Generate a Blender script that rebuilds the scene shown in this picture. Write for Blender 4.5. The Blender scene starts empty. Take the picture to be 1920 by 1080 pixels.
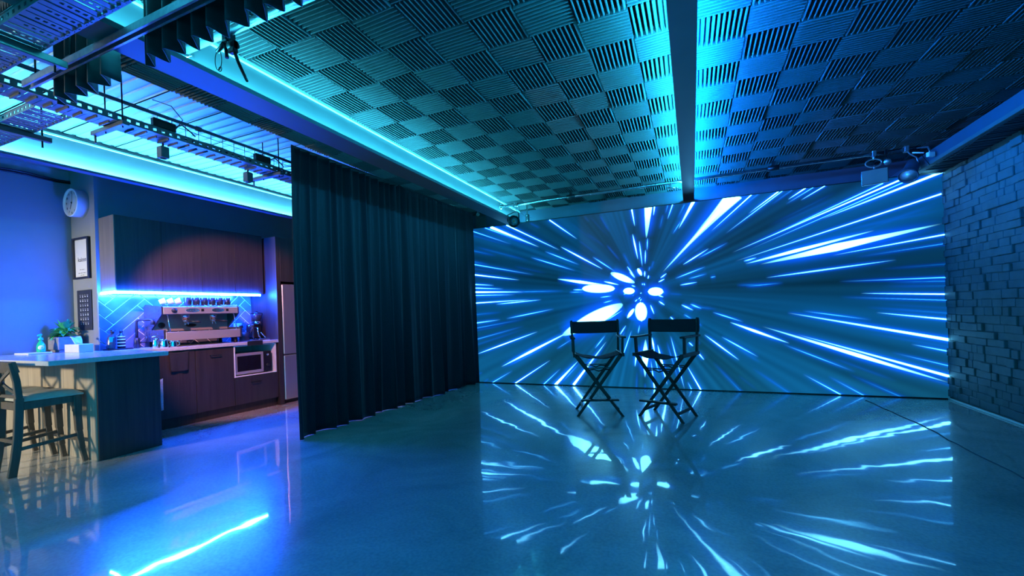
import bpy, math, random
import numpy as np
from mathutils import Vector, Matrix
random.seed(7)
rng = np.random.default_rng(11)
scene = bpy.context.scene
col = scene.collection
R = math.radians

# ------------------------------------------------------------------ materials
def nmat(name):
    m = bpy.data.materials.new(name); m.use_nodes = True
    nt = m.node_tree
    return m, nt, nt.nodes['Principled BSDF']

def pm(name, color, rough=0.5, metal=0.0, var=0.12, scale=18.0, stretch=(1, 1, 1), bump=0.0, spec=0.5,
       sheen=0.0, coat=0.0, rvar=0.06):
    """principled material whose colour and gloss are broken up by noise"""
    m, nt, b = nmat(name)
    tc = nt.nodes.new('ShaderNodeTexCoord'); mp = nt.nodes.new('ShaderNodeMapping')
    mp.inputs['Scale'].default_value = stretch
    nt.links.new(tc.outputs['Object'], mp.inputs['Vector'])
    n = nt.nodes.new('ShaderNodeTexNoise'); n.inputs['Scale'].default_value = scale
    n.inputs['Detail'].default_value = 5
    nt.links.new(mp.outputs['Vector'], n.inputs['Vector'])
    rp = nt.nodes.new('ShaderNodeValToRGB')
    c = color
    rp.color_ramp.elements[0].position = 0.3; rp.color_ramp.elements[1].position = 0.7
    rp.color_ramp.elements[0].color = (c[0]*(1-var), c[1]*(1-var), c[2]*(1-var), 1)
    rp.color_ramp.elements[1].color = (min(1, c[0]*(1+var)), min(1, c[1]*(1+var)), min(1, c[2]*(1+var)), 1)
    nt.links.new(n.outputs['Fac'], rp.inputs['Fac'])
    nt.links.new(rp.outputs['Color'], b.inputs['Base Color'])
    mr = nt.nodes.new('ShaderNodeMapRange')
    mr.inputs['To Min'].default_value = max(0.02, rough-rvar); mr.inputs['To Max'].default_value = min(1, rough+rvar)
    nt.links.new(n.outputs['Fac'], mr.inputs['Value'])
    nt.links.new(mr.outputs['Result'], b.inputs['Roughness'])
    b.inputs['Metallic'].default_value = metal
    b.inputs['Specular IOR Level'].default_value = spec
    b.inputs['Sheen Weight'].default_value = sheen
    b.inputs['Coat Weight'].default_value = coat
    if bump:
        bp = nt.nodes.new('ShaderNodeBump'); bp.inputs['Strength'].default_value = bump
        bp.inputs['Distance'].default_value = 0.004
        nt.links.new(n.outputs['Fac'], bp.inputs['Height'])
        nt.links.new(bp.outputs['Normal'], b.inputs['Normal'])
    return m

def em(name, color, strength):
    m, nt, b = nmat(name)
    b.inputs['Base Color'].default_value = (0.8, 0.8, 0.8, 1)
    b.inputs['Emission Color'].default_value = (*color, 1)
    b.inputs['Emission Strength'].default_value = strength
    return m

def floor_mat():
    m, nt, b = nmat('polished_concrete')
    N, L = nt.nodes, nt.links
    tc = N.new('ShaderNodeTexCoord')
    n1 = N.new('ShaderNodeTexNoise'); n1.inputs['Scale'].default_value = 1.1; n1.inputs['Detail'].default_value = 7
    n1.inputs['Roughness'].default_value = 0.62; n1.inputs['Distortion'].default_value = 0.8
    n2 = N.new('ShaderNodeTexNoise'); n2.inputs['Scale'].default_value = 55; n2.inputs['Detail'].default_value = 4
    v = N.new('ShaderNodeTexVoronoi'); v.inputs['Scale'].default_value = 26
    for n in (n1, n2, v): L.new(tc.outputs['Object'], n.inputs['Vector'])
    rp = N.new('ShaderNodeValToRGB')
    rp.color_ramp.elements[0].position = 0.32; rp.color_ramp.elements[0].color = (0.42, 0.415, 0.40, 1)
    rp.color_ramp.elements[1].position = 0.68; rp.color_ramp.elements[1].color = (0.66, 0.65, 0.63, 1)
    L.new(n1.outputs['Fac'], rp.inputs['Fac'])
    r2 = N.new('ShaderNodeValToRGB')
    r2.color_ramp.elements[0].position = 0.3; r2.color_ramp.elements[0].color = (0.78, 0.78, 0.78, 1)
    r2.color_ramp.elements[1].position = 0.62; r2.color_ramp.elements[1].color = (1, 1, 1, 1)
    L.new(n2.outputs['Fac'], r2.inputs['Fac'])
    mx = N.new('ShaderNodeMixRGB'); mx.blend_type = 'MULTIPLY'; mx.inputs[0].default_value = 0.8
    L.new(rp.outputs['Color'], mx.inputs[1]); L.new(r2.outputs['Color'], mx.inputs[2])
    r3 = N.new('ShaderNodeValToRGB')                     # small dark aggregate chips
    r3.color_ramp.elements[0].position = 0.02; r3.color_ramp.elements[0].color = (0.45, 0.45, 0.45, 1)
    r3.color_ramp.elements[1].position = 0.07; r3.color_ramp.elements[1].color = (1, 1, 1, 1)
    L.new(v.outputs['Distance'], r3.inputs['Fac'])
    mx2 = N.new('ShaderNodeMixRGB'); mx2.blend_type = 'MULTIPLY'; mx2.inputs[0].default_value = 0.5
    L.new(mx.outputs[0], mx2.inputs[1]); L.new(r3.outputs['Color'], mx2.inputs[2])
    L.new(mx2.outputs[0], b.inputs['Base Color'])
    mr = N.new('ShaderNodeMapRange'); mr.inputs['From Min'].default_value = 0.2; mr.inputs['From Max'].default_value = 0.8
    mr.inputs['To Min'].default_value = FLOOR_R[0]; mr.inputs['To Max'].default_value = FLOOR_R[1]
    L.new(n1.outputs['Fac'], mr.inputs['Value']); L.new(mr.outputs['Result'], b.inputs['Roughness'])
    b.inputs['IOR'].default_value = 1.9; b.inputs['Coat Weight'].default_value = 1.0; b.inputs['Coat IOR'].default_value = 1.75; b.inputs['Coat Roughness'].default_value = 0.03
    w = N.new('ShaderNodeTexNoise'); w.inputs['Scale'].default_value = 2.2; w.inputs['Detail'].default_value = 2
    L.new(tc.outputs['Object'], w.inputs['Vector'])
    bp = N.new('ShaderNodeBump'); bp.inputs['Strength'].default_value = 0.35; bp.inputs['Distance'].default_value = 0.006
    L.new(w.outputs['Fac'], bp.inputs['Height']); L.new(bp.outputs['Normal'], b.inputs['Normal']); L.new(bp.outputs['Normal'], b.inputs['Coat Normal'])
    return m

def wood_mat(name, c0, c1, rough=0.45, axis=(34, 34, 1.2)):
    m, nt, b = nmat(name)
    N, L = nt.nodes, nt.links
    tc = N.new('ShaderNodeTexCoord'); mp = N.new('ShaderNodeMapping'); mp.inputs['Scale'].default_value = axis
    L.new(tc.outputs['Object'], mp.inputs['Vector'])
    n = N.new('ShaderNodeTexNoise'); n.inputs['Scale'].default_value = 1.0; n.inputs['Detail'].default_value = 8
    n.inputs['Roughness'].default_value = 0.65; n.inputs['Distortion'].default_value = 0.5
    L.new(mp.outputs['Vector'], n.inputs['Vector'])
    rp = N.new('ShaderNodeValToRGB')
    rp.color_ramp.elements[0].position = 0.3; rp.color_ramp.elements[0].color = (*c0, 1)
    rp.color_ramp.elements[1].position = 0.72; rp.color_ramp.elements[1].color = (*c1, 1)
    L.new(n.outputs['Fac'], rp.inputs['Fac']); L.new(rp.outputs['Color'], b.inputs['Base Color'])
    b.inputs['Roughness'].default_value = rough
    bp = N.new('ShaderNodeBump'); bp.inputs['Strength'].default_value = 0.12; bp.inputs['Distance'].default_value = 0.002
    L.new(n.outputs['Fac'], bp.inputs['Height']); L.new(bp.outputs['Normal'], b.inputs['Normal'])
    return m

def brick_paint_mat():
    m = pm('painted_stone', (0.115, 0.135, 0.148), 0.62, 0, 0.18, 9, bump=0.35)
    return m

FLOOR_R = (0.23, 0.27)
M = dict(
    floor=floor_mat(),
    foam=pm('charcoal_foam', (0.095, 0.098, 0.10), 0.95, 0, 0.10, 120, spec=0.1),
    ceiling_paint=pm('dark_ceiling_paint', (0.10, 0.11, 0.13), 0.8),
    ribbed=pm('ribbed_metal', (0.26, 0.29, 0.30), 0.42, 0.15, 0.14, 2.2, (0.3, 9, 1)),
    seam=pm('black_gap', (0.008, 0.008, 0.01), 0.8),
    board=pm('grey_board_paint', (0.10, 0.105, 0.11), 0.55, 0, 0.04, 6),
    cream=pm('cream_trim', (0.85, 0.85, 0.83), 0.5, 0, 0.04),
    navy=pm('navy_paint', (0.045, 0.06, 0.10), 0.5, 0, 0.1, 5),
    beam=pm('grey_beam_paint', (0.19, 0.20, 0.22), 0.4, 0, 0.06, 5),
    wall=pm('pale_wall_paint', (0.25, 0.26, 0.25), 0.55, 0, 0.05, 3),
    wall_rough=pm('rough_plaster', (0.40, 0.40, 0.40), 0.8, 0, 0.25, 6, bump=0.5),
    stone=brick_paint_mat(),
    velvet=pm('black_velvet', (0.006, 0.008, 0.017), 0.62, 0, 0.35, 30, (6, 6, 1), sheen=0.12, spec=0.25),
    blackcloth=pm('black_valance_cloth', (0.014, 0.014, 0.017), 0.6, 0, 0.25, 30, sheen=0.3, spec=0.35),
    black=pm('black_plastic', (0.012, 0.012, 0.014), 0.4, 0, 0.2),
    blackmetal=pm('black_metal', (0.018, 0.018, 0.02), 0.35, 0.6, 0.2),
    darkpipe=pm('dark_steel_pipe', (0.22, 0.23, 0.25), 0.25, 0.9, 0.15, 30),
    steel=pm('brushed_steel', (0.52, 0.49, 0.47), 0.40, 0.8, 0.05, 3, (40, 40, 0.5)),
    satin=pm('satin_steel', (0.52, 0.47, 0.45), 0.5, 0.55, 0.06, 30, (1, 1, 18)),
    chrome=pm('chrome', (0.85, 0.85, 0.86), 0.08, 1.0, 0.02),
    galv=pm('galvanised_steel', (0.38, 0.38, 0.40), 0.38, 0.85, 0.18, 40),
    tray=pm('zinc_tray', (0.16, 0.153, 0.146), 0.40, 0.3, 0.12, 30),
    timber=wood_mat('dark_timber_laminate', (0.020, 0.016, 0.015), (0.050, 0.040, 0.036), 0.5),
    pale_timber=wood_mat('grey_timber_laminate', (0.30, 0.25, 0.20), (0.46, 0.39, 0.31), 0.45),
    stool=wood_mat('black_stained_wood', (0.07, 0.055, 0.042), (0.13, 0.105, 0.08), 0.42),
    chairwood=wood_mat('black_chair_wood', (0.008, 0.007, 0.007), (0.020, 0.018, 0.017), 0.5),
    canvas=pm('black_canvas', (0.013, 0.015, 0.020), 0.8, 0, 0.25, 300, bump=0.2, sheen=0.2),
    seatcanvas=pm('seat_canvas', (0.006, 0.009, 0.022), 0.85, 0, 0.25, 300, bump=0.2, spec=0.1),
    vinyl=pm('beige_vinyl', (0.45, 0.42, 0.35), 0.4, 0, 0.08, 40, bump=0.1),
    worktop=pm('pale_stone_worktop', (0.52, 0.53, 0.55), 0.16, 0, 0.10, 60),
    white=pm('white_plastic', (0.80, 0.80, 0.80), 0.35, 0, 0.03),
    paper=pm('white_paper', (0.62, 0.62, 0.64), 0.7, 0, 0.02),
    ink=pm('dark_ink', (0.05, 0.05, 0.07), 0.7),
    end_timber=wood_mat('grey_end_timber', (0.13, 0.115, 0.095), (0.20, 0.175, 0.145), 0.5),
    tile=pm('grey_blue_tile', (0.11, 0.12, 0.155), 0.13, 0, 0.30, 7, rvar=0.05),
    grout=pm('pale_grout', (0.78, 0.78, 0.78), 0.8, 0, 0.05),
    glass_dark=pm('dark_glass', (0.01, 0.01, 0.014), 0.06, 0, 0.1),
    enamel=pm('dark_enamel', (0.06, 0.06, 0.075), 0.22, 0.2, 0.05),
    slate=pm('slate_board', (0.015, 0.02, 0.03), 0.55, 0, 0.3),
    concrete=pm('concrete_pot', (0.22, 0.22, 0.23), 0.7, 0, 0.2, 30, bump=0.3),
    leaf=pm('green_leaf', (0.05, 0.42, 0.10), 0.38, 0, 0.45, 14),
    soil=pm('soil', (0.02, 0.014, 0.01), 0.9, 0, 0.4, 80, bump=0.5),
    cup=pm('smoked_cup_glass', (0.03, 0.035, 0.05), 0.15, 0, 0.2),
    crema=pm('pale_cup_glaze', (0.7, 0.7, 0.7), 0.25, 0, 0.1),
    green=pm('green_plastic', (0.02, 0.55, 0.22), 0.3, 0, 0.1),
    yellow=pm('yellow_label', (0.6, 0.45, 0.03), 0.4),
    towel=pm('white_towel', (0.75, 0.66, 0.78), 0.9, 0, 0.15, 60, bump=0.4),
    darktowel=pm('dark_towel', (0.02, 0.02, 0.03), 0.9, 0, 0.2, 60, bump=0.4),
    rubber=pm('black_rubber', (0.012, 0.012, 0.012), 0.6),
    diffuser=pm('frosted_diffuser', (0.15, 0.14, 0.12), 0.45, 0, 0.04),
    reflector=pm('lamp_reflector', (0.85, 0.87, 0.87), 0.38, 0.5, 0.05),
    amber=pm('amber_lens', (0.5, 0.12, 0.02), 0.2),
    cyan_strip=em('cyan_led', (0.045, 0.68, 1.0), 1),
    fill_strip=em('cyan_fill_glow', (0.03, 0.66, 1.0), 1),
    beam_strip=em('beam_cyan_led', (0.015, 0.52, 1.0), 1),
    blue_strip=em('blue_led', (0.003, 0.20, 1.0), 1),
    teal_strip=em('teal_led', (0.08, 0.64, 1.0), 1),
    cab_strip=em('cold_blue_led', (0.007, 0.072, 1.0), 1),
)
def strength(k, s): M[k].node_tree.nodes['Principled BSDF'].inputs['Emission Strength'].default_value = s

def soap_mat():
    m, nt, b = nmat('green_soap_bottle')
    b.inputs['Base Color'].default_value = (0.02, 0.75, 0.28, 1)
    b.inputs['Roughness'].default_value = 0.12
    b.inputs['Transmission Weight'].default_value = 0.35
    n = nt.nodes.new('ShaderNodeTexNoise'); n.inputs['Scale'].default_value = 30
    bp = nt.nodes.new('ShaderNodeBump'); bp.inputs['Strength'].default_value = 0.05
    nt.links.new(n.outputs['Fac'], bp.inputs['Height']); nt.links.new(bp.outputs['Normal'], b.inputs['Normal'])
    return m
M['soap'] = soap_mat()

# ------------------------------------------------------------------ mesh builder
class MB:
    def __init__(s): s.v = []; s.f = []; s.sm = []
    def add(s, vs, fs, smooth=False):
        o = len(s.v); s.v += [tuple(p) for p in vs]
        s.f += [tuple(i+o for i in f) for f in fs]; s.sm += [smooth]*len(fs)
        return s
    def box(s, x0, x1, y0, y1, z0, z1, c=0.0):
        if x1 < x0: x0, x1 = x1, x0
        if y1 < y0: y0, y1 = y1, y0
        if z1 < z0: z0, z1 = z1, z0
        c = min(c, 0.45*min(x1-x0, y1-y0, z1-z0))
        return s.obox(((x0+x1)/2, (y0+y1)/2, (z0+z1)/2), (1, 0, 0), (0, 1, 0), (0, 0, 1), (x1-x0)/2, (y1-y0)/2, (z1-z0)/2, c)
    def obox(s, ctr, X, Y, Z, hx, hy, hz, c=0.0):
        ctr = Vector(ctr); X = Vector(X); Y = Vector(Y); Z = Vector(Z)
        P = lambda a, b, d: ctr+X*a+Y*b+Z*d
        if c <= 0:
            vs = [P(sx*hx, sy*hy, sz*hz) for sz in (-1, 1) for sy in (-1, 1) for sx in (-1, 1)]
            return s.add(vs, [(0, 2, 3, 1), (4, 5, 7, 6), (0, 1, 5, 4), (2, 6, 7, 3), (0, 4, 6, 2), (1, 3, 7, 5)])
        vs = []; ix = {}
        for sx in (-1, 1):
            for sy in (-1, 1):
                for sz in (-1, 1):
                    for k in range(3):
                        a = [hx-c, hy-c, hz-c]; a[k] += c
                        ix[(sx, sy, sz, k)] = len(vs); vs.append(P(sx*a[0], sy*a[1], sz*a[2]))
        fs = []
        for k in range(3):
            i, j = [(1, 2), (2, 0), (0, 1)][k]
            for sg in (-1, 1):
                q = []
                for a, b in ((-1, -1), (1, -1), (1, 1), (-1, 1)):
                    t = [0, 0, 0]; t[k] = sg; t[i] = a; t[j] = b; q.append(ix[(*t, k)])
                fs.append(tuple(q if sg > 0 else q[::-1]))
        for k in range(3):                      # edge bevels along axis k
            i, j = [(1, 2), (2, 0), (0, 1)][k]
            for a in (-1, 1):
                for b in (-1, 1):
                    t0 = [0, 0, 0]; t1 = [0, 0, 0]
                    t0[i] = t1[i] = a; t0[j] = t1[j] = b; t0[k] = -1; t1[k] = 1
                    q = (ix[(*t0, i)], ix[(*t1, i)], ix[(*t1, j)], ix[(*t0, j)])
                    fs.append(q if a*b < 0 else q[::-1])
        for sx in (-1, 1):
            for sy in (-1, 1):
                for sz in (-1, 1):
                    q = tuple(ix[(sx, sy, sz, k)] for k in range(3))
                    fs.append(q if sx*sy*sz > 0 else q[::-1])
        return s.add(vs, fs)
    def bar(s, p0, p1, w, t, up=(0, 0, 1), c=0.0):
        """a straight bar from p0 to p1, w across, t thick along the side given by up"""
        p0 = Vector(p0); p1 = Vector(p1); Z = (p1-p0); l = Z.length; Z.normalize()
        Y = Vector(up); Y = (Y-Z*Y.dot(Z)); Y.normalize(); X = Y.cross(Z)
        return s.obox((p0+p1)/2, X, Y, Z, w/2, t/2, l/2, c)
    def tube(s, pts, r, n=10, caps=True):
        pts = [Vector(p) for p in pts]
        rs = r if isinstance(r, (list, tuple)) else [r]*len(pts)
        T = []
        for i in range(len(pts)):
            a = pts[max(0, i-1)]; b = pts[min(len(pts)-1, i+1)]; T.append((b-a).normalized())
        U = T[0].orthogonal().normalized(); vs = []; fs = []
        for i, p in enumerate(pts):
            U = (U-T[i]*U.dot(T[i])).normalized(); V = T[i].cross(U)
            for k in range(n):
                a = 2*math.pi*k/n; vs.append(p+(U*math.cos(a)+V*math.sin(a))*rs[i])
        for i in range(len(pts)-1):
            for k in range(n):
                k2 = (k+1) % n; fs.append((i*n+k, i*n+k2, (i+1)*n+k2, (i+1)*n+k))
        s.add(vs, fs, True)
        if caps:
            o = len(s.v)-len(vs)
            s.f.append(tuple(o+k for k in range(n-1, -1, -1))); s.sm.append(False)
            e = o+(len(pts)-1)*n
            s.f.append(tuple(e+k for k in range(n))); s.sm.append(False)
        return s
    def lathe(s, prof, ctr=(0, 0, 0), axis=(0, 0, 1), n=24, sx=1.0, sy=1.0, smooth=True):
        A = Vector(axis).normalized(); U = A.orthogonal().normalized()
        if abs(A.z) > 0.999 or abs(A.y) > 0.999: U = Vector((1, 0, 0))
        V = A.cross(U); c = Vector(ctr); vs = []; fs = []
        for r, h in prof:
            for k in range(n):
                a = 2*math.pi*k/n; vs.append(c+A*h+U*(math.cos(a)*r*sx)+V*(math.sin(a)*r*sy))
        for i in range(len(prof)-1):
            for k in range(n):
                k2 = (k+1) % n; fs.append((i*n+k, i*n+k2, (i+1)*n+k2, (i+1)*n+k))
        if prof[0][0] > 1e-5: fs.append(tuple(range(n-1, -1, -1)))
        if prof[-1][0] > 1e-5: fs.append(tuple((len(prof)-1)*n+k for k in range(n)))
        return s.add(vs, fs, smooth)
    def prism(s, poly, a, b, axis=1):
        """2-D polygon extruded from a to b along an axis (0,1,2); poly is in the other two, in order"""
        o = [(1, 2), (0, 2), (0, 1)][axis]; vs = []
        for h in (a, b):
            for p in poly:
                t = [0, 0, 0]; t[axis] = h; t[o[0]] = p[0]; t[o[1]] = p[1]; vs.append(t)
        n = len(poly); fs = [tuple(range(n)), tuple(range(2*n-1, n-1, -1))]
        for k in range(n): fs.append((k, k+n, (k+1) % n+n, (k+1) % n))
        return s.add(vs, fs)
    def grid(s, P, smooth=True):
        """P: array rows x cols x 3"""
        r, c = P.shape[:2]
        fs = [(i*c+j, i*c+j+1, (i+1)*c+j+1, (i+1)*c+j) for i in range(r-1) for j in range(c-1)]
        return s.add(P.reshape(-1, 3).tolist(), fs, smooth)
    def mesh(s, name, fn=None):
        me = bpy.data.meshes.new(name)
        vs = [fn(p) for p in s.v] if fn else s.v
        me.from_pydata(vs, [], s.f)
        me.polygons.foreach_set('use_smooth', s.sm)
        me.validate(); me.update()
        bmn = __import__('bmesh').new(); bmn.from_mesh(me)
        __import__('bmesh').ops.recalc_face_normals(bmn, faces=bmn.faces); bmn.to_mesh(me); bmn.free()
        return me

FN = {}
KA = (-5.521, 2.866); KR = R(86)
def kw(u, off, z=0.0):
    """kitchen-run coordinates (along the run, out from the plinth line, up) to the room"""
    return (KA[0]+u*math.sin(R(4))+off*math.cos(R(4)), KA[1]+u*math.cos(R(4))-off*math.sin(R(4)), z)

def tag(o, label=None, cat=None, group=None, kind=None):
    if label: o['label'] = label
    if cat: o['category'] = cat
    if group: o['group'] = group
    if kind: o['kind'] = kind
    return o

def local_fn(loc, rz):
    c, sn = math.cos(rz), math.sin(rz)
    def f(p):
        x, y, z = p[0]-loc[0], p[1]-loc[1], p[2]-loc[2]
        return (c*x+sn*y, -sn*x+c*y, z)
    return f

def thing(name, label, cat, loc=(0, 0, 0), rz=0.0, group=None):
    o = bpy.data.objects.new(name, None); col.objects.link(o)
    o.empty_display_size = 0.1
    o.location = loc; o.rotation_euler = (0, 0, rz)
    FN[o.name] = local_fn(loc, rz)
    return tag(o, label, cat, group)

def kthing(name, label, cat, u, off, z, group=None):
    """a thing of the kitchen run; its parts are given in run coordinates"""
    o = thing(name, label, cat, kw(u, off, z), KR, group)
    FN[o.name] = lambda p: (p[0]-u, -(p[1]-off), p[2]-z)
    return o

def part(mb, name, mat, parent, label=None, kind=None):
    root = parent
    while root.parent: root = root.parent
    me = mb.mesh(name, FN[root.name]); me.materials.append(mat)
    o = bpy.data.objects.new(name, me); col.objects.link(o); o.parent = parent
    if label: o['label'] = label
    if kind: o['kind'] = kind
    return o

def solo(mb, name, mat, loc, label, cat, group=None, rz=0.0):
    me = mb.mesh(name, local_fn(loc, rz)); me.materials.append(mat)
    o = bpy.data.objects.new(name, me); col.objects.link(o); o.location = loc; o.rotation_euler = (0, 0, rz)
    FN[o.name] = local_fn(loc, rz)
    return tag(o, label, cat, group)

def ksolo(mb, name, mat, u, off, z, label, cat, group=None):
    me = mb.mesh(name, lambda p: (p[0]-u, -(p[1]-off), p[2]-z)); me.materials.append(mat)
    o = bpy.data.objects.new(name, me); col.objects.link(o); o.location = kw(u, off, z); o.rotation_euler = (0, 0, KR)
    FN[o.name] = lambda p: (p[0]-u, -(p[1]-off), p[2]-z)
    return tag(o, label, cat, group)

def struct(mb, name, mat, label=None):
    me = mb.mesh(name); me.materials.append(mat)
    o = bpy.data.objects.new(name, me); col.objects.link(o)
    return tag(o, label, None, None, 'structure')

def kmb(mb):
    """turn a builder filled in run coordinates into room coordinates"""
    mb.v = [kw(*p) for p in mb.v]; return mb

def dup(root, loc, rz, label, group=None):
    r = root.copy(); col.objects.link(r); r.location = loc; r.rotation_euler = (0, 0, rz); r['label'] = label
    if group: r['group'] = group
    for ch in list(root.children):
        c = ch.copy(); col.objects.link(c); c.parent = r
        for g in list(ch.children):
            d = g.copy(); col.objects.link(d); d.parent = c
    return r

def solidify(o, t):
    md = o.modifiers.new('thickness', 'SOLIDIFY'); md.thickness = t; md.offset = 0
    return o

def text_mb(body, size, at, X, Y, depth=0.0008, align='CENTER'):
    """lettering as mesh, laid with its baseline along X and its height along Y"""
    cu = bpy.data.curves.new('lettering', 'FONT'); cu.body = body; cu.size = size; cu.extrude = depth
    cu.align_x = align; cu.align_y = 'CENTER'; cu.resolution_u = 3
    o = bpy.data.objects.new('lettering', cu); col.objects.link(o)
    bpy.context.view_layer.update()
    ev = o.evaluated_get(bpy.context.evaluated_depsgraph_get()); me = ev.to_mesh()
    X = Vector(X); Y = Vector(Y); Z = X.cross(Y); at = Vector(at)
    mb = MB(); mb.add([at+X*v.co.x+Y*v.co.y+Z*v.co.z for v in me.vertices], [tuple(p.vertices) for p in me.polygons])
    ev.to_mesh_clear(); bpy.data.objects.remove(o); bpy.data.curves.remove(cu)
    return mb
def join(a, b):
    o = len(a.v); a.v += b.v; a.f += [tuple(i+o for i in f) for f in b.f]; a.sm += b.sm; return a

# ------------------------------------------------------------------ the setting
CZ = 3.0                                                    # ceiling height
XR, XK, YB = 2.73, -5.35, 7.0                               # brick wall, kitchen bulkhead, back wall
struct(MB().box(-7.2, 3.2, -4.0, 7.2, -0.10, 0.0), 'floor', M['floor'], 'polished concrete floor')

def foam_ceiling():
    vs = []; fs = []
    P = 0.305; x0 = -0.295-8*P+0.0; y0 = 2.605-5*P
    def quad(a, b, c, d):
        o = len(vs); vs.extend([a, b, c, d]); fs.append((o, o+1, o+2, o+3))
    def tri(a, b, c):
        o = len(vs); vs.extend([a, b, c]); fs.append((o, o+1, o+2))
    cols = []
    for i in range(-12, 0): cols.append((-0.295+(i+1)*P-P, -0.295+(i+1)*P, i))
    cols = [(a, b, i) for a, b, i in [(-0.295+(k+1)*P, -0.295+(k+2)*P, k) for k in range(-13, -1)]]
    cols.append((-0.295, -0.045, -1))
    cols += [(0.045, 0.375, 0)]+[(0.375+(k-1)*P, 0.375+k*P, k) for k in range(1, 9)]
    for xa, xb, i in cols:
        if xb < -3.60: continue
        xa = max(xa, -3.60); xb = min(xb, XR)
        if xb-xa < 0.05: continue
        for j in range(-5, 15):
            ya = 2.605+j*P; yb = ya+P
            ya = max(ya, 1.1); yb = min(yb, YB)
            if yb-ya < 0.05: continue
            g = 0.0015; ax, bx, ay, by = xa+g, xb-g, ya+g, yb-g
            dz = rng.uniform(-0.003, 0.003); tilt = rng.uniform(-0.004, 0.004)
            zb, zt, zbase = CZ-0.006+dz, CZ-0.052+dz, CZ
            if (i+j) % 2:                                   # wedges running along the room
                n = max(1, round((xb-xa)/P*10)); w = (bx-ax)/n
                skew = rng.uniform(-0.004, 0.004)
                for k in range(n):
                    a = ax+k*w; b = a+w; m = (a+b)/2; mm = (b-a)*0.11
                    s0, s1 = -skew, skew
                    quad((a, ay, zb), (a, by, zb), (m-mm+s1, by, zt+tilt), (m-mm+s0, ay, zt-tilt))
                    quad((m-mm+s0, ay, zt-tilt), (m-mm+s1, by, zt+tilt), (m+mm+s1, by, zt+tilt), (m+mm+s0, ay, zt-tilt))
                    quad((m+mm+s0, ay, zt-tilt), (m+mm+s1, by, zt+tilt), (b, by, zb), (b, ay, zb))
                    quad((a, ay, zb), (m-mm+s0, ay, zt-tilt), (m+mm+s0, ay, zt-tilt), (b, ay, zb))
                    quad((b, by, zb), (m+mm+s1, by, zt+tilt), (m-mm+s1, by, zt+tilt), (a, by, zb))
            else:
                n = max(1, round((yb-ya)/P*10)); w = (by-ay)/n
                skew = rng.uniform(-0.004, 0.004)
                for k in range(n):
                    a = ay+k*w; b = a+w; m = (a+b)/2; mm = (b-a)*0.11
                    s0, s1 = -skew, skew
                    quad((ax, a, zb), (ax, m-mm+s0, zt-tilt), (bx, m-mm+s1, zt+tilt), (bx, a, zb))
                    quad((ax, m-mm+s0, zt-tilt), (ax, m+mm+s0, zt-tilt), (bx, m+mm+s1, zt+tilt), (bx, m-mm+s1, zt+tilt))
                    quad((ax, m+mm+s0, zt-tilt), (ax, b, zb), (bx, b, zb), (bx, m+mm+s1, zt+tilt))
                    quad((ax, a, zb), (ax, b, zb), (ax, m+mm+s0, zt-tilt), (ax, m-mm+s0, zt-tilt))
                    quad((bx, b, zb), (bx, a, zb), (bx, m-mm+s1, zt+tilt), (bx, m+mm+s1, zt+tilt))
            for q in (((ax, ay), (bx, ay)), ((bx, ay), (bx, by)), ((bx, by), (ax, by)), ((ax, by), (ax, ay))):
                quad((*q[0], zb), (*q[1], zb), (*q[1], zbase), (*q[0], zbase))
    me = bpy.data.meshes.new('ceiling'); me.from_pydata(vs, [], fs); me.update(); me.materials.append(M['foam'])
    o = bpy.data.objects.new('ceiling', me); col.objects.link(o)
    tag(o, 'checkerboard of charcoal wedge foam squares under the ceiling', None, None, 'structure')
foam_ceiling()
struct(MB().box(-3.60, XR+0.3, -2.0, YB+0.2, CZ+0.001, CZ+0.12), 'ceiling', M['ceiling_paint'], 'dark painted ceiling slab')

# ribbed metal ceiling over the kitchen side
rb = MB()
y = -1.94
while y < YB-0.02:
    y1 = min(y+0.388, YB)
    pts = []
    k = 0
    yy = y
    while yy < y1-0.02:
        for f, dz in ((0.0, 0.0), (0.60, 0.0), (0.68, 0.010), (0.92, 0.010), (1.0, 0.0)):
            pts.append((min(yy+0.097*f, y1), CZ+0.002-0.0+dz))
        yy += 0.097
    P = np.array([[(xx, p[0], p[1]) for p in pts] for xx in (-5.35, -3.60)])
    rb.grid(P, False)
    y += 0.40
struct(rb, 'ceiling', M['ribbed'], 'ribbed metal ceiling panels over the kitchen side')
struct(MB().box(XK, -3.60, -2.0, YB, CZ+0.03, CZ+0.12), 'ceiling', M['seam'], 'black void above the ribbed ceiling')
struct(MB().box(-7.2, XK, -3.0, YB, CZ, CZ+0.12), 'ceiling', M['wall'], 'plain ceiling above the kitchen')

# walls
struct(MB().box(-7.0, XR+0.3, YB, YB+0.2, 0, CZ), 'wall_back', M['navy'], 'dark blue back wall behind the video wall')
struct(MB().box(-6.83, -6.63, -3.0, 2.6, 0, 2.855), 'wall_left', M['wall'], 'pale wall of the recess beside the peninsula')
mb = MB().box(-6.86, -6.645, -3.0, 2.6, 2.875, CZ)
struct(mb, 'wall_left', M['wall_rough'], 'rough plaster band above the pale recess wall')
mb = MB()
pts = [(-6.62, -1.0+0.12*k, 2.862+0.006*math.sin(k*1.7)+0.004*math.sin(k*0.6)) for k in range(31)]
mb.tube(pts, 0.011, 8)
mb.tube([(p[0]+0.002, p[1], p[2]+0.022+0.003*math.sin(i)) for i, p in enumerate(pts)], 0.006, 6)
solo(mb, 'conduit', M['blackmetal'], (-6.62, 1.0, 2.862), 'thin dark conduit running along the top of the pale recess wall', 'conduit')
struct(MB().box(-6.83, kw(-0.335, -0.53)[0], 2.6, 2.75, 0, CZ), 'wall_nib', M['wall'], 'narrow pale wall end carrying the clock')
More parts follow.
